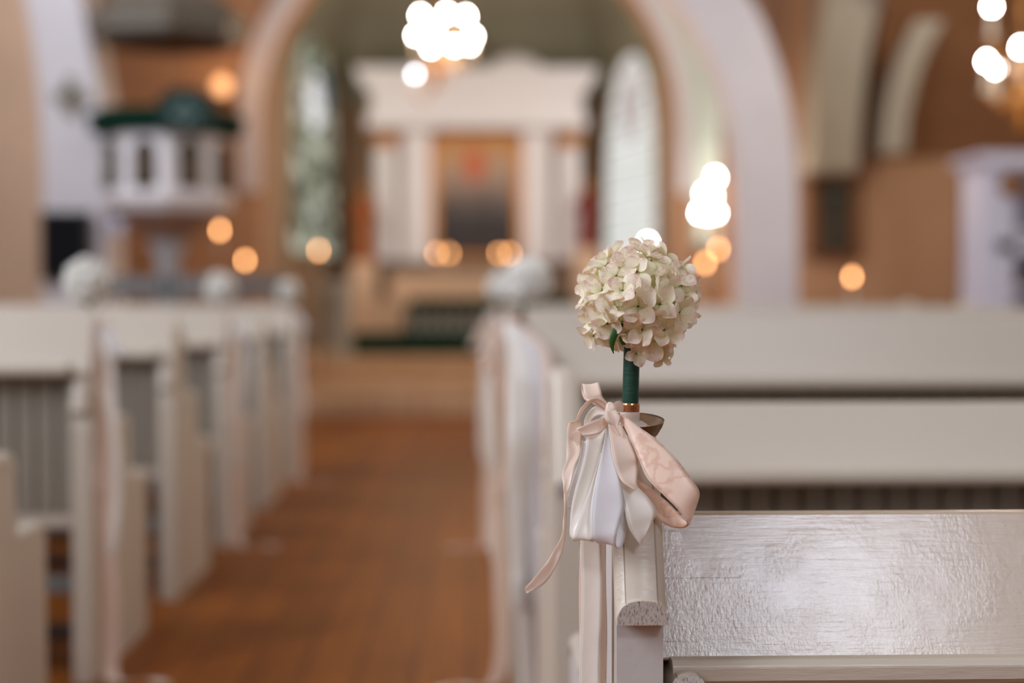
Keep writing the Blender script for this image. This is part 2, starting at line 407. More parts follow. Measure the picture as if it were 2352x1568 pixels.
def wall_y(name, x0, x1, y0, y1, z1, m, z0=0, holes=()):
    mb = MB()
    xs = x0
    for (a, b, c, d) in sorted(holes):
        mb.box(xs, a, y0, y1, z0, z1); mb.box(a, b, y0, y1, z0, c); mb.box(a, b, y0, y1, d, z1); xs = b
    mb.box(xs, x1, y0, y1, z0, z1)
    return struct(mb.build(name, m))
def wall_x(name, x0, x1, y0, y1, z1, m, holes=(), z0=0):
    mb = MB(); ys = y0
    for (a, b, c, d) in sorted(holes):
        mb.box(x0, x1, ys, a, z0, z1); mb.box(x0, x1, a, b, z0, c); mb.box(x0, x1, a, b, d, z1); ys = b
    mb.box(x0, x1, ys, y1, z0, z1)
    return struct(mb.build(name, m))

# side windows of the nave, daylight comes in through them
LW = [(-1.9, .3, 2.6, 6.2), (2.4, 4.0, 3.0, 6.2), (6.2, 7.8, 3.0, 6.2)]
RW = [(5.6, 6.8, 3.2, 6.0), (9.0, 10.4, 3.2, 6.0)]
wall_x('wall_left', -5.0, -4.7, -5, 13.5, 7, mat('grey_plaster', (176, 168, 160), .85, noise=.05, nscale=2), LW)
wall_x('wall_right', 5.7, 6.0, -5, 12.8, 7, mat('grey_plaster', (166, 154, 142), .85, noise=.05, nscale=2), RW)
WW = [(-2.9, -1.3, 1.9, 4.4), (1.75, 2.9, 4.9, 6.3)]  # first is an added window, put in to light the bow from the front
wall_y('wall_back', -5, 6, -5.3, -5.0, 7, M['back'], holes=WW)
struct(MB().box(-5, 6, -5.3, 13.5, 7, 7.2).build('ceiling', M['back']))

def window_unit(n, axis, a0, a1, z0, z1, at, sign, strength, rgb):
    """framed window with mullions and daylit panes; axis = wall direction"""
    mb = MB(); gl = MB()
    def B(o, p0, p1, d0, d1, q0, q1):
        lo, hi = min(d0, d1), max(d0, d1)
        if axis == 'y': o.box(lo, hi, p0, p1, q0, q1)
        else: o.box(p0, p1, lo, hi, q0, q1)
    t = .06
    B(mb, a0, a0 + t, at, at + sign * .1, z0, z1); B(mb, a1 - t, a1, at, at + sign * .1, z0, z1)
    B(mb, a0, a1, at, at + sign * .1, z0, z0 + t); B(mb, a0, a1, at, at + sign * .1, z1 - t, z1)
    k = 3
    for i in range(1, k): x = a0 + (a1 - a0) * i / k; B(mb, x - .02, x + .02, at, at + sign * .08, z0, z1)
    for i in range(1, 5): z = z0 + (z1 - z0) * i / 5; B(mb, a0, a1, at, at + sign * .08, z - .015, z + .015)
    fr = struct(mb.build('window_%d' % n, M['white']))
    B(gl, a0, a1, at + sign * .045, at + sign * .05, z0, z1)
    g = gl.build('pane', emit('daylit_glass_%d' % n, rgb, strength), fr)
    L = bpy.data.lights.new('daylight', 'AREA'); L.shape = 'RECTANGLE'
    L.size = (a1 - a0) if axis != 'y' else (z1 - z0); L.size_y = (z1 - z0) if axis != 'y' else (a1 - a0)
    L.color = tuple(lin(rgb)[:3]); lo = bpy.data.objects.new('daylight_window_%d' % n, L); COL.objects.link(lo)
    return lo, (a1 - a0) * (z1 - z0)

wn = 1
COOL = (228, 236, 252)
for (a, b, c, d) in LW:
    lo, ar = window_unit(wn, 'y', a, b, c, d, -4.88, 1, 1.0, COOL); wn += 1
    lo.location = (-4.65, (a + b) / 2, (c + d) / 2); lo.rotation_euler = (0, R(-90), 0); lo.data.energy = 480 if a < 0 else 270
    lo.data.cycles.max_bounces = 6
for (a, b, c, d) in RW:
    lo, ar = window_unit(wn, 'y', a, b, c, d, 5.88, -1, 1.0, (252, 244, 224)); wn += 1
    lo.location = (5.62, (a + b) / 2, (c + d) / 2); lo.rotation_euler = (0, R(90), 0); lo.data.energy = 90
for (a, b, c, d) in WW:
    lo, ar = window_unit(wn, 'x', a, b, c, d, -5.12, 1, 1.0 if a < 0 else 3.0, COOL); wn += 1
    lo.location = ((a + b) / 2, -4.95, (c + d) / 2); lo.rotation_euler = (R(90), 0, 0); lo.data.energy = 45 if a < 0 else 175

# east wall of the nave with the round chancel arch
AY = 13.5; AR = 1.97; ASZ = 2.6
def arch_pts(cx, r, zs, a0=0, a1=180, n=28): return [(cx + r * math.cos(R(a0 + (a1 - a0) * i / n)), zs + r * math.sin(R(a0 + (a1 - a0) * i / n))) for i in range(n + 1)]
ap = arch_pts(0, AR, ASZ)
mb = MB()
for i in range(len(ap) - 1):
    (xa, za), (xb, zb) = ap[i], ap[i + 1]
    mb.prism([(xa, za), (xb, zb), (xb, 7), (xa, 7)], AY, AY + .5)
mb.box(AR, 6, AY, AY + .5, 0, 7); mb.box(-5, -AR, AY, AY + .5, 0, 7)
struct(mb.build('wall_front', M['wall']))
def band(name, inner, outer, y0, y1, m):
    mb = MB()
    for i in range(len(inner) - 1):
        mb.prism([inner[i], inner[i + 1], outer[i + 1], outer[i]], y0, y1)
    return struct(mb.build(name, m, weld=True))
L1 = [(AR, .15)] + [(AR, 1.95)] + ap[0:] + [(-AR, 1.95), (-AR, .15)]
O1 = [(AR + .2, .15)] + [(AR + .2, 1.95)] + arch_pts(0, AR + .2, ASZ) + [(-AR - .2, 1.95), (-AR - .2, .15)]
band('trim_1', L1[1:-1], O1[1:-1], AY - .06, AY, M['white'])

def px_band(name, rows, Y, depth, m):
    """pier / rib given by its left and right edge at several heights, at distance Y, real depth behind"""
    mb = MB(); A = [pt(l, y, Y) for y, l, r in rows]; B = [pt(r, y, Y) for y, l, r in rows]
    A = smooth_pts(A, 5); B = smooth_pts(B, 5)
    for i in range(len(A) - 1):
        mb.prism([(A[i].x, A[i].z), (B[i].x, B[i].z), (B[i + 1].x, B[i + 1].z), (A[i + 1].x, A[i + 1].z)], Y, Y + depth)
    return struct(mb.build(name, m, weld=True))
# the big white pier on the right whose arch springs over the nave
px_band('trim_2', [(965, 1708, 1832), (740, 1708, 1832), (500, 1704, 1832), (340, 1694, 1826), (210, 1668, 1806), (100, 1622, 1772), (0, 1556, 1724), (-150, 1400, 1600), (-300, 1190, 1440), (-480, 1010, 1280), (-700, 900, 1160), (-1095, 800, 1060)], 11.2, .45, M['white'])
# pale strip right of the chancel arch
px_band('trim_3', [(560, 1603, 1650), (300, 1603, 1655), (150, 1590, 1650), (60, 1565, 1640), (-60, 1510, 1600)], 13.1, .35, mat('pale_green_white_plaster', (210, 220, 205), .8))
# left pier with its arch leaning up to the left
px_band('trim_4', [(1000, 98, 244), (480, 98, 242), (300, 94, 232), (150, 82, 214), (0, 58, 186), (-150, 20, 140), (-320, -60, 70), (-560, -200, -40), (-1255, -420, -260)], 10.2, .55, M['white'])
px_band('trim_5', [(1000, -420, 98), (-1240, -420, 98)], 10.35, .4, M['wall_l'])
# ribs of the right hand vault
px_band('trim_6', [(392, 1866, 1968), (250, 1876, 1980), (120, 1886, 1996), (0, 1902, 2026), (-150, 1930, 2080)], 12.3, .5, M['vault'])
px_band('trim_7', [(350, 2026, 2080), (250, 2036, 2092), (140, 2064, 2122), (60, 2096, 2162), (0, 2128, 2206), (-120, 2210, 2320)], 12.3, .5, M['vault'])
wall_y('wall_right_aisle', pt(1826, 0, 12.8).x, 6, 12.8, 13.0, 7, M['wall'])

# web of the right hand vault, leaning in, its shade put into darker brown
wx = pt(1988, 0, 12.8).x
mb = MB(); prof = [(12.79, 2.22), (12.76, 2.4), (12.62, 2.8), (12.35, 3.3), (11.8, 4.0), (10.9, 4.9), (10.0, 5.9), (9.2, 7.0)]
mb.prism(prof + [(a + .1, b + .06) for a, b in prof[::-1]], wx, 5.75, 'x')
o = struct(mb.build('ceiling_vault_web', mat('shaded_vault_brown', (136, 92, 58), .85, noise=.06, nscale=2)))
# added unseen wall meant to block window light from the upper right wall
struct(MB().box(2.9, 3.3, -5, 11.2, 3.75, 7).build('wall_light_blocker', M['white']))
# apse: polygonal walls with the vault leaning in above
plan = [(-2.2, AY + .5), (-2.45, 15.4), (-2.45, 17.5), (-1.75, 20.5), (1.75, 20.5), (2.45, 17.5), (2.45, 15.4), (2.2, AY + .5)]
def ring(inset, z):
    o = []
    for x, y in plan:
        k = 1 - inset / 2.6; yy = AY + .5 + (y - AY - .5) * (1 - inset * .26); o.append((x * k, yy, z))
    return o
mb = MB(); lv = [(0, 0), (0, 3.7)]
for (i0, z0), (i1, z1) in zip(lv, lv[1:]):
    a, b = ring(i0, z0), ring(i1, z1)
    for k in range(len(plan) - 1): mb.add([a[k], a[k + 1], b[k + 1], b[k]], [(0, 1, 2, 3)])
o = mb.build('wall_apse', mat('apse_plaster', (160, 128, 98), .85, noise=.05, nscale=2)); struct(o); o.modifiers.new('s', 'SOLIDIFY').thickness = .12; o.modifiers['s'].offset = 1 if False else 0
mb = MB(); lv = [(0, 3.7), (.02, 4.3), (.12, 4.8), (.45, 5.3), (1.1, 5.8), (2.2, 6.1)]
for (i0, z0), (i1, z1) in zip(lv, lv[1:]):
    a, b = ring(i0, z0), ring(i1, z1)
    for k in range(len(plan) - 1): mb.add([a[k], a[k + 1], b[k + 1], b[k]], [(0, 1, 2, 3)])
a = ring(2.2, 6.1); mb.add(a, [tuple(range(len(a)))])
o = mb.build('ceiling_apse', mat('apse_vault_plaster', (152, 144, 120), .85, noise=.05, nscale=2), smooth=False); struct(o)

def lancet(n, pa, pb, z0, z1, glass, strength):
    """tall window with a pointed head in the slanting apse wall between plan points pa, pb"""
    pa = Vector((pa[0], pa[1], 0)); pb = Vector((pb[0], pb[1], 0)); d = (pb - pa); w = d.length; d.normalize()
    nrm = Vector((-d.y, d.x, 0))
    if nrm.y > 0: nrm = -nrm
    def prof(s, top): # outline points (u,z)
        hw = w / 2 + s; zs = top - w * .9
        pts = [(-hw, z0 - s), (hw, z0 - s), (hw, zs)]
        for i in range(1, 9): t = i / 8; pts.append((hw * math.cos(t * math.pi / 2) ** .8 if t < 1 else 0, zs + (top + s - zs) * math.sin(t * math.pi / 2)))
        for i in range(7, -1, -1): t = i / 8; pts.append((-(hw * math.cos(t * math.pi / 2) ** .8), zs + (top + s - zs) * math.sin(t * math.pi / 2)))
        return pts
    c = (pa + pb) / 2
    def W(u, z, off): p = c + d * u + nrm * off; return (p.x, p.y, z)
    g = prof(0, z1); fr = prof(.09, z1); k = len(g)
    mb = MB()
    vs = [W(u, z, .10) for u, z in g] + [W(u, z, .10) for u, z in fr] + [W(u, z, .0) for u, z in g] + [W(u, z, .0) for u, z in fr]
    fs = []
    for i in range(k):
        j = (i + 1) % k; fs += [(i, j, k + j, k + i), (2 * k + i, 2 * k + j, j, i), (k + i, k + j, 3 * k + j, 3 * k + i)]
    mb.add(vs, fs)
    for i in range(1, 8):
        z = z0 + (z1 - z0) * i / 9
        a = [W(-w / 2, z - .012, .075), W(w / 2, z - .012, .075), W(w / 2, z + .012, .075), W(-w / 2, z + .012, .075)]
        b = [W(-w / 2, z - .012, .10), W(w / 2, z - .012, .10), W(w / 2, z + .012, .10), W(-w / 2, z + .012, .10)]
        mb.add(a + b, [(0, 1, 2, 3), (4, 5, 6, 7), (0, 1, 5, 4), (2, 3, 7, 6)])
    f = struct(mb.build('window_%d' % n, M['lead']))
    o = MB().add([W(u, z, .07) for u, z in g], [tuple(range(k))]).build('pane', glass, f)
    # the brighter leaded medallion in the upper part of the window
    return f, W, w
def lerp2(a, b, t): return (a[0] + (b[0] - a[0]) * t, a[1] + (b[1] - a[1]) * t)
glL = stained('stained_glass_green', (214, 214, 196), [(10, 34, 32), (50, 74, 50), (176, 176, 146), (26, 58, 54)], .95, 6)
glR = stained('pale_leaded_glass', (255, 255, 252), [(232, 238, 226), (250, 252, 250)], 1.0, 7)
f, W, w = lancet(wn, lerp2((-1.75, 20.5), (-2.45, 17.5), .84), lerp2((-1.75, 20.5), (-2.45, 17.5), .26), 1.55, 4.42, glL, 1); wn += 1
def medallion(f, W, z, r, m, u0=0):
    MB().add([W(u0 + r * math.cos(a * math.pi / 10), z + r * math.sin(a * math.pi / 10) * 1.25, .072) for a in range(20)], [tuple(range(20))]).build('medallion', m, f)
medallion(f, W, 3.55, .30, stained('medallion_white', (250, 250, 250), [(200, 210, 214), (220, 196, 186), (240, 240, 240)], 1.45, 7), .1)
medallion(f, W, 3.75, .2, stained('medallion_blue', (60, 100, 150), [(30, 66, 110), (90, 150, 160)], .6, 9), .5)
f, W, w = lancet(wn, lerp2((1.75, 20.5), (2.45, 17.5), .28), lerp2((1.75, 20.5), (2.45, 17.5), .93), 1.5, 4.15, glR, 1); wn += 1
medallion(f, W, 3.55, .42, stained('medallion_pink', (246, 226, 218), [(226, 176, 156), (200, 210, 220)], .85, 9), 0)

def area(name, loc, rot, sx, sy, e, rgb):
    L = bpy.data.lights.new(name, 'AREA'); L.shape = 'RECTANGLE'; L.size = sx; L.size_y = sy; L.energy = e; L.color = lin(rgb)[:3]
    o = bpy.data.objects.new(name, L); COL.objects.link(o); o.location = loc; o.rotation_euler = rot; return o
# added fill lamps that brighten the altarpiece, not set at any window
area('altarpiece_fill_right', (2.3, 16.2, 3.0), (0, R(80), R(-35)), 2.4, 1.4, 112, (250, 248, 246))
area('altarpiece_fill_left', (-2.3, 16.2, 3.0), (0, R(-80), R(35)), 2.4, 1.4, 112, (250, 246, 240))

# ------------------------------------------------------------------ pews
def sweep_cap(path, wid, hgt, xc):
    """rounded cap moulding swept along a Y,Z path; returns verts/faces and the end face index"""
    h = wid / 2
    prof = [(-h, 0), (-h, .30 * hgt), (-.93 * h, .52 * hgt), (-.78 * h, .76 * hgt), (-.66 * h, .84 * hgt), (-.62 * h, .80 * hgt), (-.58 * h, .90 * hgt), (-.3 * h, .98 * hgt), (0, hgt),
            (.3 * h, .98 * hgt), (.58 * h, .90 * hgt), (.62 * h, .80 * hgt), (.66 * h, .84 * hgt), (.78 * h, .76 * hgt), (.93 * h, .52 * hgt), (h, .30 * hgt), (h, 0)]
    vs = []; fs = []; n = len(prof)
    for i, (y, z) in enumerate(path):
        a = path[max(i - 1, 0)]; b = path[min(i + 1, len(path) - 1)]
        d0 = Vector((y - a[0], z - a[1])); d1 = Vector((b[0] - y, b[1] - z))
        d0 = d0.normalized() if d0.length > 0 else d1.normalized(); d1 = d1.normalized() if d1.length > 0 else d0
        t = (d0 + d1).normalized(); nn = Vector((-t.y, t.x)); k = 1 / max(.5, nn.dot(Vector((-d1.y, d1.x))))
        for px_, pz_ in prof: vs.append((xc + px_, y + nn.x * pz_ * k, z + nn.y * pz_ * k))
    for i in range(len(path) - 1):
        for j in range(n - 1): fs.append((i * n + j, i * n + j + 1, (i + 1) * n + j + 1, (i + 1) * n + j))
        fs.append((i * n + n - 1, i * n, (i + 1) * n, (i + 1) * n + n - 1))
    return vs, fs, tuple(range(n)), tuple((len(path) - 1) * n + j for j in range(n))

def make_pew(Y0, xa, length, side, ztop, bz0, bz1, label, ya=.045, yb=.11, near=False):
    """Y0 rear edge of the end panel, xa = aisle face, side = +1 right block, -1 left block"""
    root = empty('pew', (xa + side * length / 2, Y0, 0), label, 'pew', 'white pews of the %s block' % ('right' if side > 0 else 'left'))
    X = lambda x: xa + side * x - root.location.x        # x measured away from the aisle
    T = .048
    zc = ztop - .02; tall = ztop > .82
    sl = (.090, .105) if tall else (.062, .075)
    def end(x0, name='end_panel'):
        xs = sorted((X(x0), X(x0 + T)))
        r0 = .048 if (tall and side < 0) else 0
        poly = [(r0, 0), (r0, .617), (sl[0], zc - .012), (sl[1], zc), (.19, zc), (.205, zc - .03), (.225, .66), (.25, .60), (.425, .60), (.44, .585), (.45, .45), (.465, .44), (.62, .44), (.64, .42), (.64, 0)]
        e = MB().prism(poly, xs[0] + .001, xs[1] - .001, 'x').build(name, M['paint' if not near else 'panel'], root, bevel=.003)
        path = ([(.046, .66)] if r0 else [(-.022, .616), (-.004, .619), (.004, .632)]) + [(sl[0] - .004, zc - .012), (sl[1], zc + .001), (.19, zc + .001), (.208, zc - .03), (.229, .66), (.25, .602), (.425, .602), (.444, .585)]
        v, f, e0, e1 = sweep_cap(path, T + .002, .025, sum(xs) / 2)
        mb = MB().add(v, f, 0); mb.add(v, [e0], 1); mb.add(v, [e1], 1)
        mb.build('cap_moulding', [M['paint'], M['grain']], e, autosmooth=38, weld=True)
        # lower seat end moulding
        v, f, e0, e1 = sweep_cap([(.452, .442), (.62, .442), (.644, .42)], T + .004, .016, sum(xs) / 2)
        mb = MB().add(v, f, 0); mb.add(v, [e0], 1); mb.add(v, [e1], 1)
        mb.build('seat_end_moulding', [M['paint'], M['grain']], e, autosmooth=38, weld=True)
    end(0); end(length - T)
    x0, x1 = sorted((X(T), X(length - T)))
    # sloped book board, nearer at its foot
    d = Vector((yb - ya, bz1 - bz0)); t = .018; nv = Vector((-d.y, d.x)).normalized()   # outward (towards camera)
    q = [(ya, bz0), (yb, bz1)]
    # board built along X, several planks wide so that its surface can be slightly uneven
    m = MB(); poly = [(q[0][0], q[0][1]), (q[1][0], q[1][1]), (q[1][0] + .012, q[1][1] + .001), (q[1][0] + .017, q[1][1] - .006), (q[0][0] + t, q[0][1] - .006)]
    bx0, bx1 = (sorted((X(-.002), X(length))) if tall and side < 0 else (x0, x1))
    m.prism(poly, bx0, bx1, 'x'); b = m.build('book_board', M['gloss' if near else 'paint'], root, bevel=.0025)
    # ledge that stops the books
    ly = ya - .022
    if not near: bz0 += .019
    MB().prism([(ya + .012, bz0 + .003), (ly + .006, bz0 + .004), (ly, bz0 - .002), (ly, bz0 - .016), (ly + .008, bz0 - .026), (ya + .02, bz0 - .026)], x0 + (.0 if not near else .012), x1, 'x').build('book_ledge', M['paint'], root, bevel=.002)
    # tongued boards of the back, one groove every 5 cm
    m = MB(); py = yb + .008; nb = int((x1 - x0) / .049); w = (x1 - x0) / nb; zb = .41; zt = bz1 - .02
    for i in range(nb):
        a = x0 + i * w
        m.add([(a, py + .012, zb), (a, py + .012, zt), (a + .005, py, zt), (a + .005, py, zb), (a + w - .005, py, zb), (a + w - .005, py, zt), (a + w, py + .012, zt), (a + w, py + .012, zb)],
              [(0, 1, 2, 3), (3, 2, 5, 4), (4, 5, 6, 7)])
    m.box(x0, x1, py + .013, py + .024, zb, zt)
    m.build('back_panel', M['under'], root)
    MB().box(x0, x1, py + .004, py + .05, zb - .035, zb).build('bottom_rail', M['paint'], root, bevel=.003)
    MB().box(x0, x1, py + .03, .63, .41, .435).build('seat', M['paint'], root, bevel=.004)
    for z in (.22, .1):
        MB().box(x0, x1, .16, .20, z - .02, z + .02).build('floor_rail', M['dark' if z < .2 else 'bluegrey'], root, bevel=.003)
    if side > 0 and Y0 > 7:  # round knob that rises over the wall end of the last rows
        MB().lathe([(.02, 0), (.045, .02), (.05, .06), (.035, .095), (.001, .11)], (X(length - T / 2), .0, .82), 14, cap=False).build('end_knob', M['paint'], root, smooth=True)
    if near:  # bracket with a rounded end under the ledge
        v, f, e0, e1 = sweep_cap([(ly - .02, bz0 - .026), (ya + .05, bz0 - .026)], .036, .022, X(.073))
        mb = MB().add(v, f, 0); mb.add(v, [e0], 1); mb.add(v, [e1], 1)
        mb.box(X(.057), X(.089), ly - .018, ya + .05, bz0 - .12, bz0 - .0265)
        mb.build('ledge_bracket', [M['paint'], M['grain']], root, autosmooth=38, weld=True)
    return root

RIGHTS = [  # Y0, aisle face x, end top z, board bottom z, board top z
    (1.385, .1425, .80, .565, .705), (2.345, .140, .806, .625, .752), (3.33, .096, .85, .728, .884),
    (4.29, .096, .85, .74, .900), (5.25, .096, .85, .74, .900), (6.21, .096, .85, .74, .900), (7.17, .096, .85, .74, .900), (8.13, .096, .85, .74, .900)]
RL = ['white pew nearest the camera, with the flower ball and bow', 'second white pew from the camera on the right', 'third white pew on the right, with blurred ribbons down its end',
      'fourth white pew on the right, just behind the blurred flower ball', 'fifth white pew on the right of the aisle', 'sixth white pew on the right of the aisle', 'seventh white pew on the right, its far end post rising by the wall',
      'front white pew of the right block, farthest from the camera']
for i, (y, x, zt, b0, b1) in enumerate(RIGHTS):
    make_pew(y, x, 2.45, 1, zt, b0, b1, RL[i], near=(i == 0), ya=.045 if i < 2 else .034, yb=.11 if i < 2 else .08)
LEFTS = [(2.44, -.914), (3.40, -.914), (4.36, -.914), (5.32, -.914), (6.28, -.914), (7.24, -.914)]
LL = ['nearest white pew on the left, only its arm in frame', 'second white pew on the left, with a long ribbon and flower ball at its end', 'third white pew on the left, bare aisle end',
      'fourth white pew on the left, middle flower ball on its end', 'fifth white pew on the left, bare aisle end between two decorated ones', 'front white pew of the left block, last flower ball before the chancel']
for i, (y, x) in enumerate(LEFTS):
    make_pew(y, x, 2.6, -1, .85, .757, .914 if i < 2 else .905, LL[i], ya=.03, yb=.085)

# ------------------------------------------------------------------ hydrangea
def petal(mb, M4, L, Wd, cup, tip):
    nu, nv = 6, 6; vs = []; uv = []; fs = []
    for j in range(nv + 1):
        v = j / nv; y = L * v
        q = min(1, abs((v - .58) / (.58 if v < .58 else .46))); half = Wd / 2 * (1 - q ** (1.7 if v < .58 else 2.6)) ** (.75 if v < .58 else .5) + Wd * (.05 if v < .6 else .06)
        for i in range(nu + 1):
            u = i / nu * 2 - 1
            x = u * half; yy = y + (.10 * L * (1 - u * u) * v * v)
            z = cup * (u * u) * half + tip * L * v * v + .05 * L * math.sin(u * 2.4 + v * 5)
            vs.append(M4 @ Vector((x, yy, z))); uv.append((i / nu, v))
    for j in range(nv):
        for i in range(nu): a = j * (nu + 1) + i; fs.append((a, a + 1, a + nu + 2, a + nu + 1))
    mb.add(vs, fs, 0, uv)
def floret_mb(mb, base, rnd, s=1.0):
    a0 = rnd.uniform(0, 6.28)
    for k in range(4):
        a = a0 + k * math.pi / 2 + rnd.uniform(-.16, .16); lift = rnd.uniform(-.1, .8)
        L = .0178 * s * rnd.uniform(.8, 1.15)
        m = base @ Matrix.Rotation(a, 4, 'Z') @ Matrix.Rotation(lift, 4, 'X') @ Matrix.Rotation(rnd.uniform(-.3, .3), 4, 'Y') @ Matrix.Translation((0, .0012, 0))
        petal(mb, m, L, L * rnd.uniform(.82, 1.02), rnd.uniform(-.15, .55), rnd.uniform(-.35, .3))
    # little bud in the middle
    mb.add([base @ Vector((math.cos(t) * .0011 * q, math.sin(t) * .0011 * q, z)) for q, z in ((1, 0), (1.2, .001), (.4, .002)) for t in [k * 1.2566 for k in range(5)]],
           [(i * 5 + k, i * 5 + (k + 1) % 5, (i + 1) * 5 + (k + 1) % 5, (i + 1) * 5 + k) for i in range(2) for k in range(5)] + [(10, 11, 12, 13, 14)], 1)
rnd = random.Random(11)
floret_meshes = []
for k in range(12):
    mb = MB(); floret_mb(mb, Matrix.Identity(4), rnd)
    o = mb.build('floret', [M['petal'], M['leaf']], None, smooth=True); floret_meshes.append(o.data); bpy.data.objects.remove(o)

HY = 1.464
hb = pt(1447, 968, HY)
hyd = empty('hydrangea', hb, 'sharp cream and pink hydrangea ball on a green wrapped stem, above the satin bow', 'flower', None)
ctr = pt(1468, 690, HY) - hb
# stem, wrapped in green tape
s0 = pt(1447, 965, HY) - hb; s1 = pt(1449, 880, HY) - hb; s2 = pt(1452, 790, HY) - hb; s3 = pt(1457, 740, HY) - hb
MB().tube(smooth_pts([s0, s1, s2, s3], 6), [.0085] * 13 + [.0085, .008, .0075, .007, .006, .005], 20).build('stem', M['stem'], hyd, smooth=True)
mb = MB(); mb.lathe([(.0, -.036), (.02, -.033), (.034, -.018), (.038, 0), (.033, .02), (.018, .033), (.0, .036)], ctr, 20, cap=False)
mb.build('flower_core', M['core'], hyd, smooth=True)
n = 94; gold_a = math.pi * (3 - 5 ** .5)
def add_floret(pos, nrm, sc):
    q = nrm.to_track_quat('Z', 'Y'); o = bpy.data.objects.new('floret', rnd.choice(floret_meshes)); COL.objects.link(o); o.parent = hyd
    o.location = pos; o.rotation_mode = 'QUATERNION'
    o.rotation_quaternion = q @ Euler((rnd.uniform(-.6, .6), rnd.uniform(-.6, .6), rnd.uniform(0, 6.28))).to_quaternion(); o.scale = (sc,) * 3
for i in range(n):
    z = 1 - 2 * (i + .5) / n; r = math.sqrt(1 - z * z); a = i * gold_a + .6
    d = Vector((r * math.cos(a), r * math.sin(a), z)); d = (d + Vector([rnd.uniform(-.07, .07) for _ in range(3)])).normalized()
    if d.z < -.86: continue
    k = rnd.uniform(.86, 1.02)
    rad = Vector((.0545, .052, .052)) * k
    if d.z < -.1 and d.x < .1: rad *= 1.0 - .12 * min(1, -d.z)
    add_floret(ctr + Vector((d.x * rad.x, d.y * rad.y, d.z * rad.z)), d, rnd.uniform(.8, 1.05))
for (px_, py_, dy, sc, nx, nz) in [(1462, 812, -.012, .62, .1, -.5), (1520, 822, -.01, .62, .4, -.7), (1545, 790, -.01, .8, .5, -.5), (1365, 770, -.01, .9, -.5, -.4), (1414, 706, -.047, 1.0, -.25, 0), (1430, 668, -.051, .95, -.1, .2), (1396, 742, -.04, .95, -.4, -.2)]:
    p = pt(px_, py_, HY + dy) - hb; add_floret(p, Vector((nx, -.8, nz)).normalized(), sc)
# fine stalks inside the head
mb = MB()
for i in range(46):
    d = Vector([rnd.gauss(0, 1) for _ in range(3)]).normalized()
    if d.z < -.75: d.z = -d.z
    a = s3; b = ctr + d * .047; mid = (a + b) / 2 + Vector((0, 0, .004)); mb.tube([a, mid, b], [.0011, .0008, .0006], 5)
for tx, ty in ((1462, 812), (1520, 822), (1545, 790)):
    b = pt(tx, ty, HY - .01) - hb; mb.tube([s3, (s3 + b) / 2 + Vector((0, -.012, .006)), b], .0007, 5)
mb.build('flower_stalk', mat('stalk_green', (150, 160, 84), .6), hyd, smooth=True)
# long narrow leaf hanging on the left
pl = [pt(1440, 737, HY - .035), pt(1425, 745, HY - .04), pt(1412, 765, HY - .043), pt(1405, 790, HY - .043), pt(1409, 812, HY - .041)]
ws = [.002, .0033, .0036, .0026, .0003]
secs = [(p + Vector((-w, 0, w * .4)), p + Vector((w, .001, -w * .4))) for p, w in zip(pl, ws)]
ribbon('leaf', secs, M['leaf'], hyd, n=6, cross=4, curl=-.0008)
pl = [pt(1424, 776, HY - .02), pt(1428, 784, HY - .026), pt(1436, 790, HY - .026)]
ribbon('leaf', [(p + Vector((0, 0, .0022 * k)), p - Vector((0, 0, .0022 * k))) for p, k in zip(pl, (1, 1.4, .3))], M['leaf'], hyd, n=6, cross=4)

# ------------------------------------------------------------------ candle holder under it
hp = pt(1455, 1003, HY)
hold = empty('candle_holder', hp, 'small aged bronze dish with copper collar on the nearest pew end', 'candle holder')
zc = .80
dz = zc - hp.z
dish = [(.004, dz - .0), (.008, dz + .001), (.006, dz + .004), (.010, -.005), (.018, -.002), (.025, .004), (.0295, .012), (.0312, .0175), (.0316, .0185), (.0295, .0175), (.021, .006), (.010, .001), (.001, 0)]
dd_ = MB().lathe(dish, (0, 0, 0), 36, cap=False).build('drip_dish', M['bronze'], hold, smooth=True); dd_.rotation_euler = (R(9), 0, 0)
cl = pt(1447, 945, HY) - hp
MB().lathe([(.0088, -.022), (.0092, 0), (.0092, .0), (.0100, .001), (.0100, .0075), (.0094, .009), (.0088, .009)], cl, 28, cap=False).build('socket', M['copper'], hold, smooth=False)
MB().lathe([(.0098, -.013), (.0103, -.010), (.0101, -.006), (.0103, -.002), (.0097, .0)], cl, 28, cap=False).build('ribbon_wrap', M['blush'], hold, smooth=True)
MB().lathe([(.0092, -.0235), (.0098, -.021), (.0097, -.016), (.0093, -.014)], cl, 28, cap=False).build('ribbon_wrap', M['blush'], hold, smooth=True)
MB().tube([(0, 0, dz), (0, 0, .004)], .005, 14).build('stem', M['bronze'], hold, smooth=True)

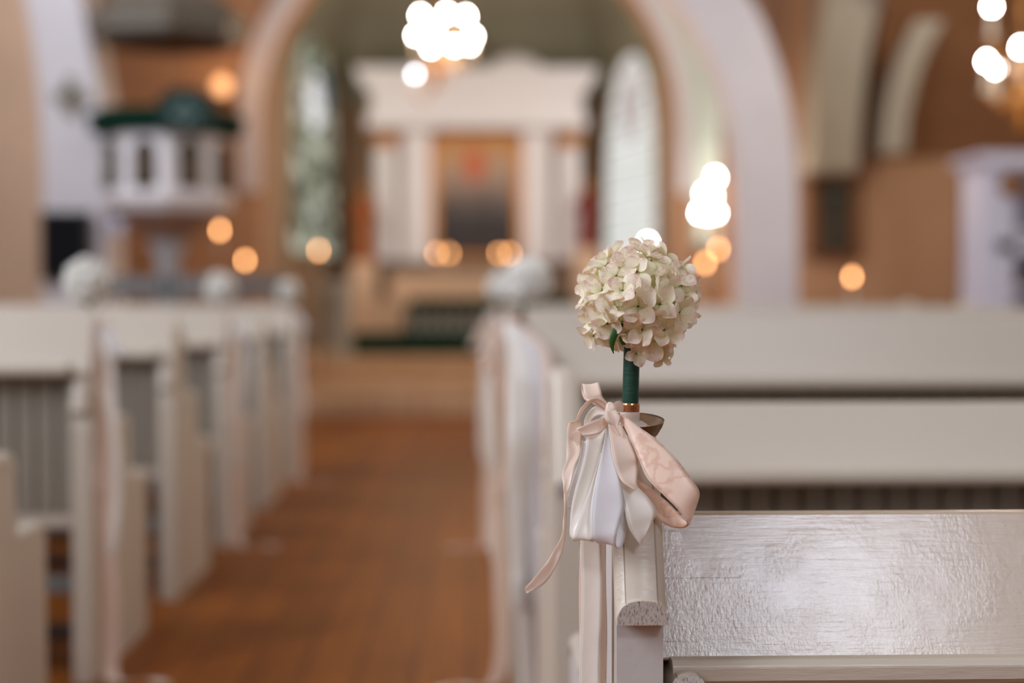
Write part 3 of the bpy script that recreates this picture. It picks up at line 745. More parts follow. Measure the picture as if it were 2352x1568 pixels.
# ------------------------------------------------------------------ the near bow
BY = 1.425
def c(x, y, Y): return pt(1180 + x / 2.8, 840 + y / 2.8, Y - max(0, y - 350) / 750 * .045)
bow = empty('ribbon_bow', c(612, 300, BY), 'sharp bow of blush, cream and white ribbons tied below the near flower', 'ribbon')
def rb(name, rows, m, **kw): return ribbon(name, [(c(*a), c(*b)) for a, b in rows], M[m], bow, **kw)
D = BY
rb('bow_loop', [((628, 262, D), (606, 300, D)), ((575, 205, D - .004), (520, 240, D - .006)), ((562, 160, D - .003), (462, 190, D - .008)), ((546, 106, D + .006), (440, 116, D + .004)), ((528, 122, D + .016), (434, 150, D + .014)), ((520, 170, D + .016), (452, 212, D + .012)), ((590, 222, D + .008), (500, 240, D + .008)), ((625, 262, D + .004), (590, 285, D + .004))], 'blush')
rb('bow_loop', [((612, 262, D - .004), (606, 290, D - .004)), ((545, 212, D - .01), (540, 242, D - .008)), ((480, 222, D - .012), (492, 246, D - .006)), ((430, 280, D - .010), (448, 292, D - .004)), ((398, 350, D - .006), (420, 352, D)), ((352, 372, D - .002), (440, 382, D + .004)), ((341, 480, D), (438, 500, D + .004)), ((338, 600, D), (425, 570, D + .002)), ((312, 690, D), (392, 650, D)), ((318, 770, D), (366, 760, D)), ((328, 860, D - .002), (340, 868, D + .006)), ((324, 950, D - .002), (340, 956, D + .004)), ((312, 1080, D - .002), (330, 1110, D + .002)), ((255, 1195, D - .004), (292, 1250, D)), ((170, 1320, D - .006), (205, 1392, D)), ((72, 1428, D - .008), (86, 1464, D - .006))], 'blush', wave=.5)
rb('bow_loop', [((600, 285, D + .004), (612, 320, D + .004)), ((520, 262, D + .010), (545, 318, D + .010)), ((462, 330, D + .012), (500, 352, D + .014)), ((452, 400, D + .014), (490, 410, D + .018)), ((470, 520, D + .016), (520, 520, D + .02))], 'cream')
rb('bow_loop', [((604, 330, D - .006), (606, 384, D - .006)), ((540, 342, D - .014), (552, 436, D - .012)), ((470, 372, D - .018), (490, 450, D - .014)), ((408, 408, D - .018), (440, 446, D - .014)), ((412, 398, D - .008), (450, 418, D - .004)), ((500, 370, D - .004), (520, 420, D - .002)), ((598, 335, D), (600, 372, D))], 'blush')
rb('bow_loop', [((440, 480, D + .012), (470, 480, D + .012)), ((424, 600, D + .012), (462, 600, D + .012)), ((388, 700, D + .01), (444, 690, D + .012)), ((350, 830, D + .008), (412, 800, D + .012)), ((346, 880, D + .01), (392, 890, D + .014)), ((362, 918, D + .016), (378, 915, D + .02)), ((400, 840, D + .024), (430, 850, D + .026)), ((450, 600, D + .022), (490, 600, D + .024))], 'gros')
# cream satin loop, folded along its middle
rb('bow_loop', [((560, 350, D), (606, 372, D)), ((478, 440, D - .006), (596, 420, D - .004)), ((462, 540, D - .010), (580, 540, D - .002)), ((440, 650, D - .013), (556, 660, D - .004)), ((402, 770, D - .015), (520, 780, D - .008)), ((372, 900, D - .016), (470, 900, D - .012)), ((363, 1010, D - .014), (420, 1020, D - .016)), ((366, 1100, D - .010), (384, 1112, D - .012)), ((440, 1116, D - .004), (388, 1112, D - .004)), ((520, 1050, D), (420, 1060, D - .004)), ((560, 850, D), (470, 850, D - .002)), ((600, 560, D + .002), (540, 560, D)), ((612, 380, D + .002), (590, 380, D + .002))], 'cream')
rb('bow_loop', [((560, 560, D - .012), (600, 560, D - .010)), ((500, 760, D - .018), (560, 770, D - .016)), ((446, 900, D - .019), (560, 900, D - .017)), ((410, 1010, D - .019), (545, 1010, D - .017)), ((376, 1110, D - .018), (510, 1119, D - .016)), ((390, 1106, D - .006), (520, 1114, D - .004)), ((470, 960, D + .002), (560, 970, D + .002))], 'cream')
# white ribbed loop in the middle
rb('bow_loop', [((596, 380, D - .006), (612, 380, D - .004)), ((582, 480, D - .014), (628, 500, D - .012)), ((556, 600, D - .020), (655, 630, D - .018)), ((525, 740, D - .024), (692, 760, D - .022)), ((500, 880, D - .026), (716, 890, D - .020)), ((494, 1000, D - .027), (690, 990, D - .022)), ((502, 1090, D - .024), (664, 1080, D - .023)), ((524, 1128, D - .018), (660, 1158, D - .016)), ((560, 1140, D - .008), (694, 1164, D - .008)), ((560, 1080, D - .003), (716, 1090, D - .004)), ((580, 960, D), (719, 960, D - .002)), ((600, 700, D), (690, 700, D))], 'gros')
# peach / cream loop right of it, with a pointed fold at the bottom
rb('bow_loop', [((606, 370, D - .008), (690, 372, D - .008)), ((622, 480, D - .016), (742, 470, D - .012)), ((636, 580, D - .02), (796, 580, D - .012)), ((668, 690, D - .022), (800, 640, D - .010)), ((706, 750, D - .027), (792, 740, D - .018)), ((772, 796, D - .024), (800, 776, D - .018))], 'blush')
rb('bow_loop', [((628, 500, D - .010), (634, 504, D - .010)), ((640, 580, D - .016), (652, 590, D - .016)), ((664, 690, D - .020), (716, 700, D - .010)), ((694, 800, D - .02), (800, 780, D - .010)), ((712, 900, D - .02), (866, 850, D - .013)), ((728, 990, D - .018), (916, 930, D - .012)), ((758, 1070, D - .014), (896, 1000, D - .010)), ((806, 1140, D - .010), (850, 1086, D - .008)), ((812, 1141, D - .006), (820, 1130, D - .004)), ((740, 1040, D - .004), (800, 1060, D - .002)), ((712, 900, D - .006), (790, 900, D - .002)), ((700, 760, D), (770, 760, D))], 'cream')
# large blush loop swinging out to the right
rb('bow_loop', [((640, 318, D - .006), (650, 360, D - .006)), ((700, 316, D - .012), (694, 370, D - .010)), ((800, 388, D - .018), (752, 480, D - .014)), ((930, 482, D - .022), (808, 610, D - .018)), ((1050, 600, D - .024), (860, 725, D - .020)), ((1150, 735, D - .024), (955, 822, D - .022)), ((1194, 815, D - .02), (1040, 905, D - .022)), ((1176, 900, D - .012), (1098, 975, D - .018)), ((1146, 980, D - .006), (1113, 1015, D - .014)), ((1116, 1032, D), (1104, 1000, D - .004)), ((1062, 1044, D + .003), (1060, 950, D)), ((990, 1028, D + .004), (1000, 885, D + .002)), ((905, 966, D + .004), (915, 812, D + .004)), ((830, 860, D + .002), (850, 756, D + .006)), ((770, 770, D), (790, 716, D + .006)), ((720, 640, D), (740, 600, D + .004))], 'blush_stain')
# knot
kc = c(620, 300, D - .008) - bow.location
mb = MB(); mb.lathe([(.001, -.011), (.0055, -.008), (.0068, -.002), (.0062, .004), (.0045, .008), (.001, .010)], kc, 14, cap=False, sy=.8)
o = mb.build('knot', M['blush'], bow, smooth=True)
dd = o.modifiers.new('d', 'DISPLACE'); tx = bpy.data.textures.new('folds', 'CLOUDS'); tx.noise_scale = .006; dd.texture = tx; dd.strength = .005; o.modifiers.new('s', 'SUBSURF').render_levels = 2
rb('knot_end', [((598, 290, D - .016), (660, 285, D - .014)), ((600, 340, D - .020), (690, 335, D - .016)), ((640, 385, D - .018), (672, 388, D - .016)), ((676, 440, D - .016), (694, 452, D - .015))], 'blush')
# band from the knot to the holder
rb('tie', [((630, 250, D - .004), (626, 300, D - .004)), ((670, 225, D + .006), (668, 292, D + .006)), ((700, 235, D + .024), (700, 300, D + .026))], 'blush')
# long tails that hang down the aisle side of the pew end
def tail(px0, px1, y0, Y, m, ends, drift=0, tw=0):
    rows = []
    for k, y in enumerate(ends):
        s = math.sin(k * 1.7 + px0) * 2
        rows.append((pt(px0 + s + drift * k, y, Y), pt(px1 + s + drift * k, y, Y + tw)))
    return ribbon('tail', rows, M[m], bow, n=6, wave=.3)
tail(1336, 1383, 0, D - .020, 'cream', [1150, 1240, 1340, 1440, 1540, 1680, 1850, 2100, 2400], -.9)
tail(1333, 1380, 0, D - .010, 'blush', [1150, 1240, 1340, 1440, 1540, 1680, 1850, 2100, 2500], -.6)
tail(1372, 1394, 0, D - .014, 'blush', [1150, 1240, 1340, 1440, 1540, 1680, 1850, 2200], -.4, .02)

# ------------------------------------------------------------------ blurred flower balls and bows further on
def far_flower(x, y, z, side, label, blabel, seed, dx=0, tailz=.0, two=False):
    """small hydrangea in a holder with ribbons falling to the floor on the aisle side"""
    r2 = random.Random(seed)
    h = empty('hydrangea', (x, y, z), label, 'flower', 'blurred hydrangea balls on the pew ends')
    MB().tube([(0, 0, .02), (dx * .5, 0, .09)], .0085, 10).build('stem', M['stem'], h, smooth=True)
    cc = Vector((dx, 0, .128)); mb = MB()
    for i in range(70):
        zz = 1 - 2 * (i + .5) / 70; r = math.sqrt(1 - zz * zz); a = i * gold_a
        d = Vector((r * math.cos(a), r * math.sin(a), zz)); p = cc + d * .046 * r2.uniform(.9, 1.1)
        floret_mb(mb, Matrix.Translation(p) @ (d.to_track_quat('Z', 'Y') @ Euler((r2.uniform(-.4, .4), r2.uniform(-.4, .4), r2.uniform(0, 6))).to_quaternion()).to_matrix().to_4x4(), r2, .95)
    mb.lathe([(.001, -.044), (.03, -.033), (.044, 0), (.03, .033), (.001, .044)], cc, 14, cap=False); mb.build('flower_head', [M['petal_far'], M['leaf']], h, smooth=True)
    hh = empty('candle_holder', (x, y, z + .003), 'small bronze dish ' + blabel[1], 'candle holder', 'candle holders on the pew ends')
    MB().lathe([(.007, 0), (.006, .004), (.014, .008), (.03, .018), (.029, .018), (.012, .010), (.001, .009)], (0, 0, 0), 24, cap=False).build('drip_dish', M['bronze'], hh, smooth=True)
    MB().lathe([(.0095, .010), (.0095, .040), (.0102, .041), (.0102, .046), (.009, .047)], (0, 0, 0), 20, cap=False).build('socket', M['copper'], hh, smooth=True)
    b = empty('ribbon_bow', (x - side * .03, y - .03, z + .03), blabel[0], 'ribbon', 'pale ribbon bows on the pew ends')
    bl = Vector(b.location)
    def rib(name, pts, w, m, ax=(1, .3, 0)):
        ax = Vector(ax).normalized(); P = [bl + Vector(p) for p in pts]
        return ribbon(name, [(p - ax * w / 2, p + ax * w / 2) for p in P], M[m], b, n=6, cross=4, wave=.4)
    s = -side
    for k in range(4):
        a = [-.5, .35, .9, -.95][k]; rr = r2.uniform(.05, .085)
        rib('bow_loop', [(0, 0, 0), (s * .01 + a * rr * .6, -.012, -rr * .7), (a * rr + s * .01, -.02, -rr * 1.6), (a * rr * .9 + s * .02, -.002, -rr * 1.55), (a * rr * .3, -.002, -rr * .6), (0, 0, 0)], .019, ['blush', 'cream', 'gros', 'blush'][k])
    rib('knot', [(-.008, -.008, .004), (0, -.012, 0), (.008, -.008, -.004)], .02, 'blush', (0, 0, 1))
    H = z + .03
    for k, (m, w, off) in enumerate((('blush', .038, 0), ('cream', .024, .018), ('blush', .02, -.014))):
        bt = -H + .004 + k * .03 if k == 0 else -H * (.8 - .15 * k)
        p = [(s * .012, -.004, 0)] + [(s * (.022 + off + .008 * math.sin(t * 6 + seed + k)), -.006 - .006 * k + .006 * math.sin(t * 9 + k), bt * t) for t in (.15, .3, .45, .6, .75, .9)]
        if k == 0: p += [(s * .03, -.008, -H + .012), (s * .07, -.03, -H + .004), (s * .13, -.02, -H + .006), (s * .17, -.06, -H + .004)]
        else: p += [(s * .03, -.01, bt)]
        rib('tail', p, w, m)
    if two:   # wide white and cream tails hanging down the back edge of the pew end, to the floor
        for k, (m, w, ox, le) in enumerate((('gros', .036, .062, .98), ('cream', .034, .036, .99), ('blush', .026, .088, .8), ('cream', .03, .014, .7))):
            q = [(side * .005, -.01, 0), (side * ox * .5, -.05, -.03), (side * ox, -.085, -.09)] + [(side * (ox + .006 * math.sin(t * 7 + k)), -.135 - .008 * k + .006 * math.sin(t * 9 + k), -H * t) for t in (.3, .45, .6, .75, le - .04)]
            if k < 2: q += [(side * (ox - .01), -.16, -H + .01), (side * (ox - .03 - .02 * k), -.21, -H + .004), (side * (ox - .06 - .03 * k), -.23 - .03 * k, -H + .006)]
            rib('tail', q, w, m, (1, .15, 0))
    return h
far_flower(-.939, 3.52, .85, -1, 'blurred white hydrangea ball on the left, the one nearest the black hymn board', ('blush ribbon falling to the floor from the leftmost flower ball, end curled on the boards', 'under the leftmost flower ball'), 3)
far_flower(-.939, 5.44, .85, -1, 'middle of the three small white flower balls on the left pews', ('pale ribbon under the middle flower ball of the left pews', 'under the middle flower ball of the left pews'), 5, dx=-.012)
far_flower(-.939, 7.36, .85, -1, 'farthest white flower ball of the left pews, right of the other two', ('pale ribbon under the farthest left flower ball, its end lying out into the aisle', 'under the farthest flower ball of the left pews'), 8)
far_flower(.121, 3.45, .85, 1, 'larger blurred white flower ball behind and left of the sharp hydrangea', ('pale ribbons down the end of the third right pew', 'on the third right pew'), 12, dx=.02, two=True)
far_flower(.121, 5.38, .85, 1, 'small white flower ball hidden partly behind the larger blurred one on the right', ('pale ribbons down the end of the fifth right pew', 'on the fifth right pew'), 15)

# ------------------------------------------------------------------ retable
RY = 19.4
rc = (pt(890, 500, RY).x + pt(1300, 500, RY).x) / 2
rt = empty('altarpiece', (rc, RY, .30), 'white columned altarpiece framing a dark painting, centre of the chancel', 'altarpiece')
oz = -.30
def zz(y, Y=RY): return pt(1080, y, Y).z - .30
mb = MB(); mb.box(-1.55, 1.55, -.1, .6, 0, zz(598)); mb.build('base', mat('pale_pink_marbling', (128, 104, 84), .6, noise=.15, nscale=5), rt, bevel=.02)
mb = MB(); mb.box(-1.02, -.6, -.02, .5, zz(598), zz(300)); mb.build('pilaster', M['retable'], rt, bevel=.02)
mb = MB(); mb.box(.6, 1.02, -.02, .5, zz(598), zz(300)); mb.build('pilaster', M['retable'], rt, bevel=.02)
for s in (-1, 1):
    zb, zt = zz(598), zz(312)
    col_ = MB().lathe([(.2, 0), (.2, .06), (.17, .09), (.165, .12), (.16, (zt - zb) * .5), (.145, zt - zb - .18)], (s * 1.24, -.12, zb), 28).build('column', M['retable'], rt, autosmooth=40)
    MB().lathe([(.14, 0), (.16, .03), (.15, .06), (.2, .15), (.22, .19)], (s * 1.24, -.12, zt - .19), 16).build('capital', M['gold'], col_, smooth=True)
mb = MB(); mb.box(-1.48, 1.48, -.3, .5, zz(300), zz(270)); mb.box(-1.42, 1.42, -.24, .5, zz(270), zz(215)); mb.build('frieze', M['retable'], rt, bevel=.015)
mb = MB(); mb.prism([(-1.45, zz(215)), (1.45, zz(215)), (1.58, zz(190)), (1.62, zz(165)), (-1.62, zz(165)), (-1.58, zz(190))], -.38, .5); mb.build('cornice', M['retable'], rt, bevel=.015)
for s in (-1, 1):
    mb = MB(); mb.lathe([(.32, 0), (.34, .05), (.26, .16), (.1, .22), (.02, .24)], (s * .52, -.1, zz(166)), 20, sx=1.1, sy=.6); mb.build('finial', M['retable'], rt, smooth=True)
# painting: a generic sky with a glowing figure over dark ground
def painting_mat():
    m = bpy.data.materials.new('old_oil_painting'); m.use_nodes = True; nt = m.node_tree; L = nt.links.new; b = nt.nodes['Principled BSDF']
    tc = N(nt, 'ShaderNodeTexCoord'); sx = N(nt, 'ShaderNodeSeparateXYZ'); L(tc.outputs['Object'], sx.inputs[0])
    n = N(nt, 'ShaderNodeTexNoise'); n.inputs['Scale'].default_value = 3; n.inputs['Detail'].default_value = 5; L(tc.outputs['Object'], n.inputs['Vector'])
    mr = N(nt, 'ShaderNodeMapRange'); mr.inputs['From Min'].default_value = zz(570); mr.inputs['From Max'].default_value = zz(315); L(sx.outputs['Z'], mr.inputs['Value'])
    ad = N(nt, 'ShaderNodeMath', operation='MULTIPLY_ADD'); L(n.outputs['Fac'], ad.inputs[0]); ad.inputs[1].default_value = .3; L(mr.outputs[0], ad.inputs[2])
    rp = N(nt, 'ShaderNodeValToRGB'); e = rp.color_ramp.elements; e[0].position = .1; e[0].color = lin((54, 30, 20)); e[1].position = 1.0; e[1].color = lin((190, 140, 92))
    for p, cc in ((.35, (34, 28, 26)), (.55, (88, 74, 66)), (.72, (150, 122, 104)), (.88, (178, 146, 118))): k = e.new(p); k.color = lin(cc)
    L(ad.outputs[0], rp.inputs[0])
    # orange figure in the upper middle
    vm = N(nt, 'ShaderNodeVectorMath', operation='SUBTRACT'); L(tc.outputs['Object'], vm.inputs[0]); vm.inputs[1].default_value = (-.03, -.04, zz(378))
    vs = N(nt, 'ShaderNodeVectorMath', operation='MULTIPLY'); L(vm.outputs[0], vs.inputs[0]); vs.inputs[1].default_value = (6, 0, 4)
    ln = N(nt, 'ShaderNodeVectorMath', operation='LENGTH'); L(vs.outputs[0], ln.inputs[0])
    lt = N(nt, 'ShaderNodeMapRange'); lt.inputs['From Min'].default_value = 1.1; lt.inputs['From Max'].default_value = .6; L(ln.outputs['Value'], lt.inputs['Value'])
    mx = N(nt, 'ShaderNodeMixRGB'); mx.inputs[2].default_value = lin((196, 92, 40)); L(lt.outputs[0], mx.inputs[0]); L(rp.outputs[0], mx.inputs[1]); L(mx.outputs[0], b.inputs['Base Color'])
    b.inputs['Roughness'].default_value = .5; return m
MB().box(-.55, .55, .02, .06, zz(592), zz(318)).build('painting', painting_mat(), rt)
mb = MB(); z0, z1 = zz(596), zz(308)
for a in ((-.62, -.53, z0, z1), (.53, .62, z0, z1), (-.62, .62, z1 - .1, z1), (-.62, .62, z0, z0 + .07)): mb.box(a[0], a[1], -.04, .05, a[2], a[3])
mb.build('picture_frame', M['gold'], rt, bevel=.012)

def statue(px_, y0, y1, Y, m, label):
    b = pt(px_, y0, Y); t = pt(px_, y1, Y); h = t.z - b.z
    r = empty('statue', b, label, 'statue')
    prof = [(.13, 0), (.15, .04), (.12, .06), (.13, .1), (.12, h * .35), (.09, h * .55), (.12, h * .72), (.10, h * .8), (.04, h * .85)]
    MB().lathe(prof, (0, 0, 0), 18, sy=.75).build('robe', m, r, smooth=True)
    MB().lathe([(.02, 0), (.055, .03), (.065, .08), (.05, .13), (.01, .155)], (0, 0, h - .155), 16).build('head', M['gold'], r, smooth=True)
    MB().tube([(-.1, 0, h * .72), (-.14, -.06, h * .55), (-.04, -.12, h * .52)], [.045, .04, .03], 10).build('arm', m, r, smooth=True)
    MB().tube([(.1, 0, h * .72), (.15, -.06, h * .55), (.05, -.12, h * .5)], [.045, .04, .03], 10).build('arm', m, r, smooth=True)
    MB().box(-.17, .17, -.15, .15, .30 - b.z, 0).build('pedestal', M['wall_l'], r, bevel=.015)
    return r
statue(836, 600, 420, 18.8, M['orange'], 'blurred gilt figure left of the altarpiece columns')
statue(1347, 570, 410, 18.8, M['red'], 'blurred dark red figure right of the altarpiece columns')

# altar table
ay = 17.9; a0 = pt(905, 700, ay).x; a1 = pt(1215, 700, ay).x
al = empty('altar_table', ((a0 + a1) / 2, ay, .30), 'altar table under a beige cloth in front of the altarpiece', 'altar')
hw = (a1 - a0) / 2; zt = pt(1080, 632, ay).z - .30
MB().box(-hw + .05, hw - .05, -.3, .35, 0, zt - .04).build('table_body', mat('shaded_altar_front', (84, 74, 54), .8), al, bevel=.02)  # shade on the altar front is put into this dark colour
MB().box(-hw, hw, -.38, .4, zt - .04, zt).build('table_top', M['retable'], al, bevel=.01)
cl_ = []
mb = MB(); nfold = 40
top = [(-hw - .02 + (2 * hw + .04) * i / nfold) for i in range(nfold + 1)]
vs = [(x, -.4, zt + .003) for x in top] + [(x, -.41 - .012 * math.sin(i * 1.1), zt - .38) for i, x in enumerate(top)] + [(x, .3, zt + .003) for x in top]
mb.add(vs, [(i, i + 1, nfold + 2 + i, nfold + 1 + i) for i in range(nfold)] + [(2 * nfold + 2 + i, 2 * nfold + 3 + i, i + 1, i) for i in range(nfold)])
acl = mb.build('altar_cloth', M['cloth'], None, smooth=False, loc=al.location); tag(acl, 'beige cloth lying over the altar table', 'cloth')
acl.modifiers.new('s', 'SOLIDIFY').thickness = .003

def candle(px_, py_, Y, label, zfloor=None, zbase=None, h=.22, group='burning candles', m='flame', r=.016, tall=None):
    """candle whose flame the photo shows at px,py; on a stick standing on zbase"""
    p = pt(px_, py_, Y); base = zbase if zbase is not None else p.z - .5
    c0 = empty('candle', (p.x, p.y, base), label, 'candle', group)
    H = p.z - base
    ch = min(h, H * .6)
    MB().lathe([(.05, 0), (.05, .015), (.02, .03), (.014, .05), (.014, H - ch - .06), (.03, H - ch - .05), (.032, H - ch - .035), (.012, H - ch - .03)], (0, 0, 0), 16).build('candlestick', M['brass'], c0, smooth=False)
    MB().lathe([(.013, 0), (.013, ch), (.002, ch)], (0, 0, H - ch - .04), 12).build('wax', M['wax'], c0)
    MB().lathe([(.001, -.03), (r * .8, -.012), (r, 0), (r * .6, .022), (.001, .045)], (0, 0, H), 14, cap=False).build('flame', M[m], c0, smooth=True)
    return c0
for (x, lb) in ((1003, 'leftmost lit candle on the altar'), (1032, 'second lit candle on the altar from the left'), (1146, 'third lit candle on the altar from the left'), (1171, 'rightmost lit candle on the altar')):
    candle(x, 582, ay + .05, lb, zbase=al.location.z + zt + .006, group='lit candles on the altar')
candle(505, 530, 12.0, 'upper of the two lit candles below the pulpit, on a tall stick', zbase=.15)
candle(563, 599, 12.3, 'lower lit candle right of the pulpit column', zbase=.15)
candle(732, 576, 14.6, 'lone lit candle under the left stained window', zbase=.15)
candle(1620, 605, 11.9, 'lower left candle of the warm pair by the white pier', zbase=.15)
candle(1650, 573, 12.2, 'upper right candle of the warm pair by the white pier', zbase=.15)
candle(1957, 637, 11.3, 'lone lit candle below the framed picture on the right wall', zbase=0)

# altar rail: long green kneeler, balusters, padded top
ry = 16.6
def zr(y): return pt(1080, y, ry).z
k0 = pt(812, 800, ry).x; k1 = pt(1330, 800, ry).x
rl = empty('altar_rail', ((k0 + k1) / 2, ry, .30), 'altar rail with pale balusters and dark green padding before the altar', 'altar rail')
ox = rl.location.x
MB().box(k0 - ox, k1 - ox, -.28, .12, 0, zr(762) - .30).build('kneeler', M['green'], rl, bevel=.03)
rx0 = pt(938, 700, ry).x - ox
MB().box(rx0, k1 - ox, .14, .30, zr(706) - .3, zr(684) - .3).build('padded_top', M['green'], rl, bevel=.02)
MB().box(rx0, k1 - ox, .16, .28, .0, .10).build('foot_board', M['rail'], rl)
x = rx0 + .06
while x < k1 - ox - .03:
    hgt = zr(706) - .3 - .10
    MB().lathe([(.028, 0), (.03, .03), (.016, .06), (.032, hgt * .4), (.016, hgt * .7), (.03, hgt - .03), (.028, hgt)], (x, .22, .10), 10).build('baluster', M['rail'], rl, smooth=True); x += .135
q0 = pt(722, 800, 15.6).x; q1 = pt(802, 800, 15.6).x
pr = empty('choir_screen', ((q0 + q1) / 2, 15.6, .30), 'pale green grey railing post and panel left of the altar rail', 'railing')
zt2 = pt(1080, 642, 15.6).z - .30; hw2 = (q1 - q0) / 2
MB().box(-hw2, -hw2 + .09, -.05, .05, 0, zt2).build('post', M['rail'], pr, bevel=.01)
MB().box(hw2 - .14, hw2, -.07, .07, 0, zt2).build('post', M['rail'], pr, bevel=.01)
MB().box(-hw2, hw2, -.04, .04, zt2 - .10, zt2 - .02).build('top_rail', M['rail'], pr, bevel=.01)
for k in range(2): MB().lathe([(.02, 0), (.012, .1), (.024, zt2 * .4), (.012, zt2 * .7), (.02, zt2 - .1)], (-hw2 + .15 + k * .09, 0, 0), 10).build('baluster', M['rail'], pr, smooth=True)
# beige covered bench seen in the gap of the rail
b0 = pt(830, 700, 17.4).x; b1 = pt(930, 700, 17.4).x
bn = empty('cushioned_stool', ((b0 + b1) / 2, 17.2, .30), 'low beige cloth covered stool left of the altar, above the green kneeler', 'stool')
zs_ = pt(1080, 688, 17.2).z - .3; hb2 = (b1 - b0) / 2
MB().box(-hb2, hb2, -.18, .18, .2, zs_ - .06).build('seat_box', M['cloth'], bn, bevel=.02)
MB().box(-hb2 - .01, hb2 + .01, -.2, .2, zs_ - .06, zs_).build('cushion', M['cloth'], bn, bevel=.03)
for sx_ in (-1, 1):
    for sy_ in (-1, 1): MB().box(sx_ * (hb2 - .03) - .025, sx_ * (hb2 - .03) + .025, sy_ * .14 - .025, sy_ * .14 + .025, 0, .2).build('leg', M['dark'], bn)

# ------------------------------------------------------------------ pulpit
PY = 10.0
pc = pt(385, 400, PY); pul = empty('pulpit', (pc.x, PY, 0), 'raised white octagonal pulpit with niches, draped in dark green', 'pulpit')
def zp(y): return pt(385, y, PY).z
rad = (pt(532, 400, PY).x - pt(245, 400, PY).x) / 2
def octa(r0, z0, r1, z1, mb, ph=.2):
    vs = []
    for r, z in ((r0, z0), (r1, z1)):
        for k in range(8): a = ph + k * math.pi / 4; vs.append((r * math.cos(a), r * math.sin(a), z))
    mb.add(vs, [(k, (k + 1) % 8, 8 + (k + 1) % 8, 8 + k) for k in range(8)] + [tuple(range(8))[::-1], tuple(range(8, 16))])
mb = MB(); octa(rad * .96, zp(455), rad * .96, zp(315), mb); octa(rad * 1.04, zp(470), rad * 1.04, zp(440), mb); octa(rad * .92, zp(490), rad * 1.0, zp(470), mb)
body = mb.build('tub', M['retable'], pul, bevel=.008)
mb = MB(); octa(rad * .25, zp(556), rad * .9, zp(490), mb); mb.build('lower_bowl', mat('pinkish_wood_paint', (168, 134, 112), .6), pul)
mb = MB(); octa(rad * 1.2, zp(312), rad * 1.27, zp(264), mb); mb.build('green_drape', M['green'], pul, bevel=.02)
for k in range(8):   # niches with a small dark figure
    a = .2 + (k + .5) * math.pi / 4; ca, sa = math.cos(a), math.sin(a); rr = rad * .96 * math.cos(math.pi / 8)
    if sa > .5: continue
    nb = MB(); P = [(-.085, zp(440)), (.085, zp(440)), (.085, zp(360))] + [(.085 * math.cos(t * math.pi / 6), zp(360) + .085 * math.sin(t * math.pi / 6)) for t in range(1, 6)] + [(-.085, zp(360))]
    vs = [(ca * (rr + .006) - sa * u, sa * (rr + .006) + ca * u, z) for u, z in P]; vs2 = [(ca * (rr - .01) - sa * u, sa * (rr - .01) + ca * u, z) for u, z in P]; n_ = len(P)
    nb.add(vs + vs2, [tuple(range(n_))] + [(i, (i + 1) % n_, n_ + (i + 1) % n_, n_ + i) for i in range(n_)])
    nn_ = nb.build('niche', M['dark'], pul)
    MB().lathe([(.05, 0), (.055, .05), (.035, .15), (.045, .2), (.02, .24), (.03, .27), (.02, .31), (.002, .32)], (ca * (rr + .03), sa * (rr + .03), zp(438)), 12).build('niche_figure', M['olive'], nn_, smooth=True)
MB().lathe([(.2, 0), (.2, .06), (.1, .12), (.085, .2), (.08, zp(556) - .12), (.13, zp(556) - .03), (.14, zp(556))], (0, 0, 0), 20).build('pillar', mat('grey_pillar_paint', (176, 174, 172), .5), pul, autosmooth=40)
# front cloth with a pale emblem
fx0, fx1 = pt(365, 300, PY - rad * 1.2).x - pc.x, pt(488, 300, PY - rad * 1.2).x - pc.x; fy = -rad * 1.2
mb = MB(); P = [(fx0, zp(318)), (fx1, zp(318)), (fx1, zp(250)), ((fx0 + fx1) / 2 + .08, zp(228)), ((fx0 + fx1) / 2 - .08, zp(228)), (fx0, zp(250))]
mb.prism(P, fy - .02, fy + .12); fc = mb.build('antependium', mat('green_pulpit_cloth', (3, 40, 32), .85, noise=.2), pul, bevel=.02)
cx_ = (fx0 + fx1) / 2; mb = MB(); zc_ = zp(282)
mb.box(cx_ - .022, cx_ + .022, fy - .03, fy - .02, zc_ - .09, zc_ + .09); mb.box(cx_ - .09, cx_ + .09, fy - .03, fy - .02, zc_ - .022, zc_ + .022)
for q in range(4):
    a = R(45 + 90 * q); mb.lathe([(.03, 0), (.03, .012)], (cx_ + .065 * math.cos(a), fy - .032 + 0 * q, zc_ + .065 * math.sin(a) - .006), 10)
mb.build('emblem', mat('pale_embroidery', (92, 116, 108), .7), fc)
# white stair side joining it to the pier
sp = MB(); A = [pt(236, 312, PY + .35), pt(300, 312, PY + .35), pt(300, 500, PY + .35), pt(285, 540, PY + .35), pt(236, 540, PY + .35)]
sp.prism([(p.x - pc.x, p.z) for p in A], .25, .35); sp.build('stair_side', M['cabinet'], pul)
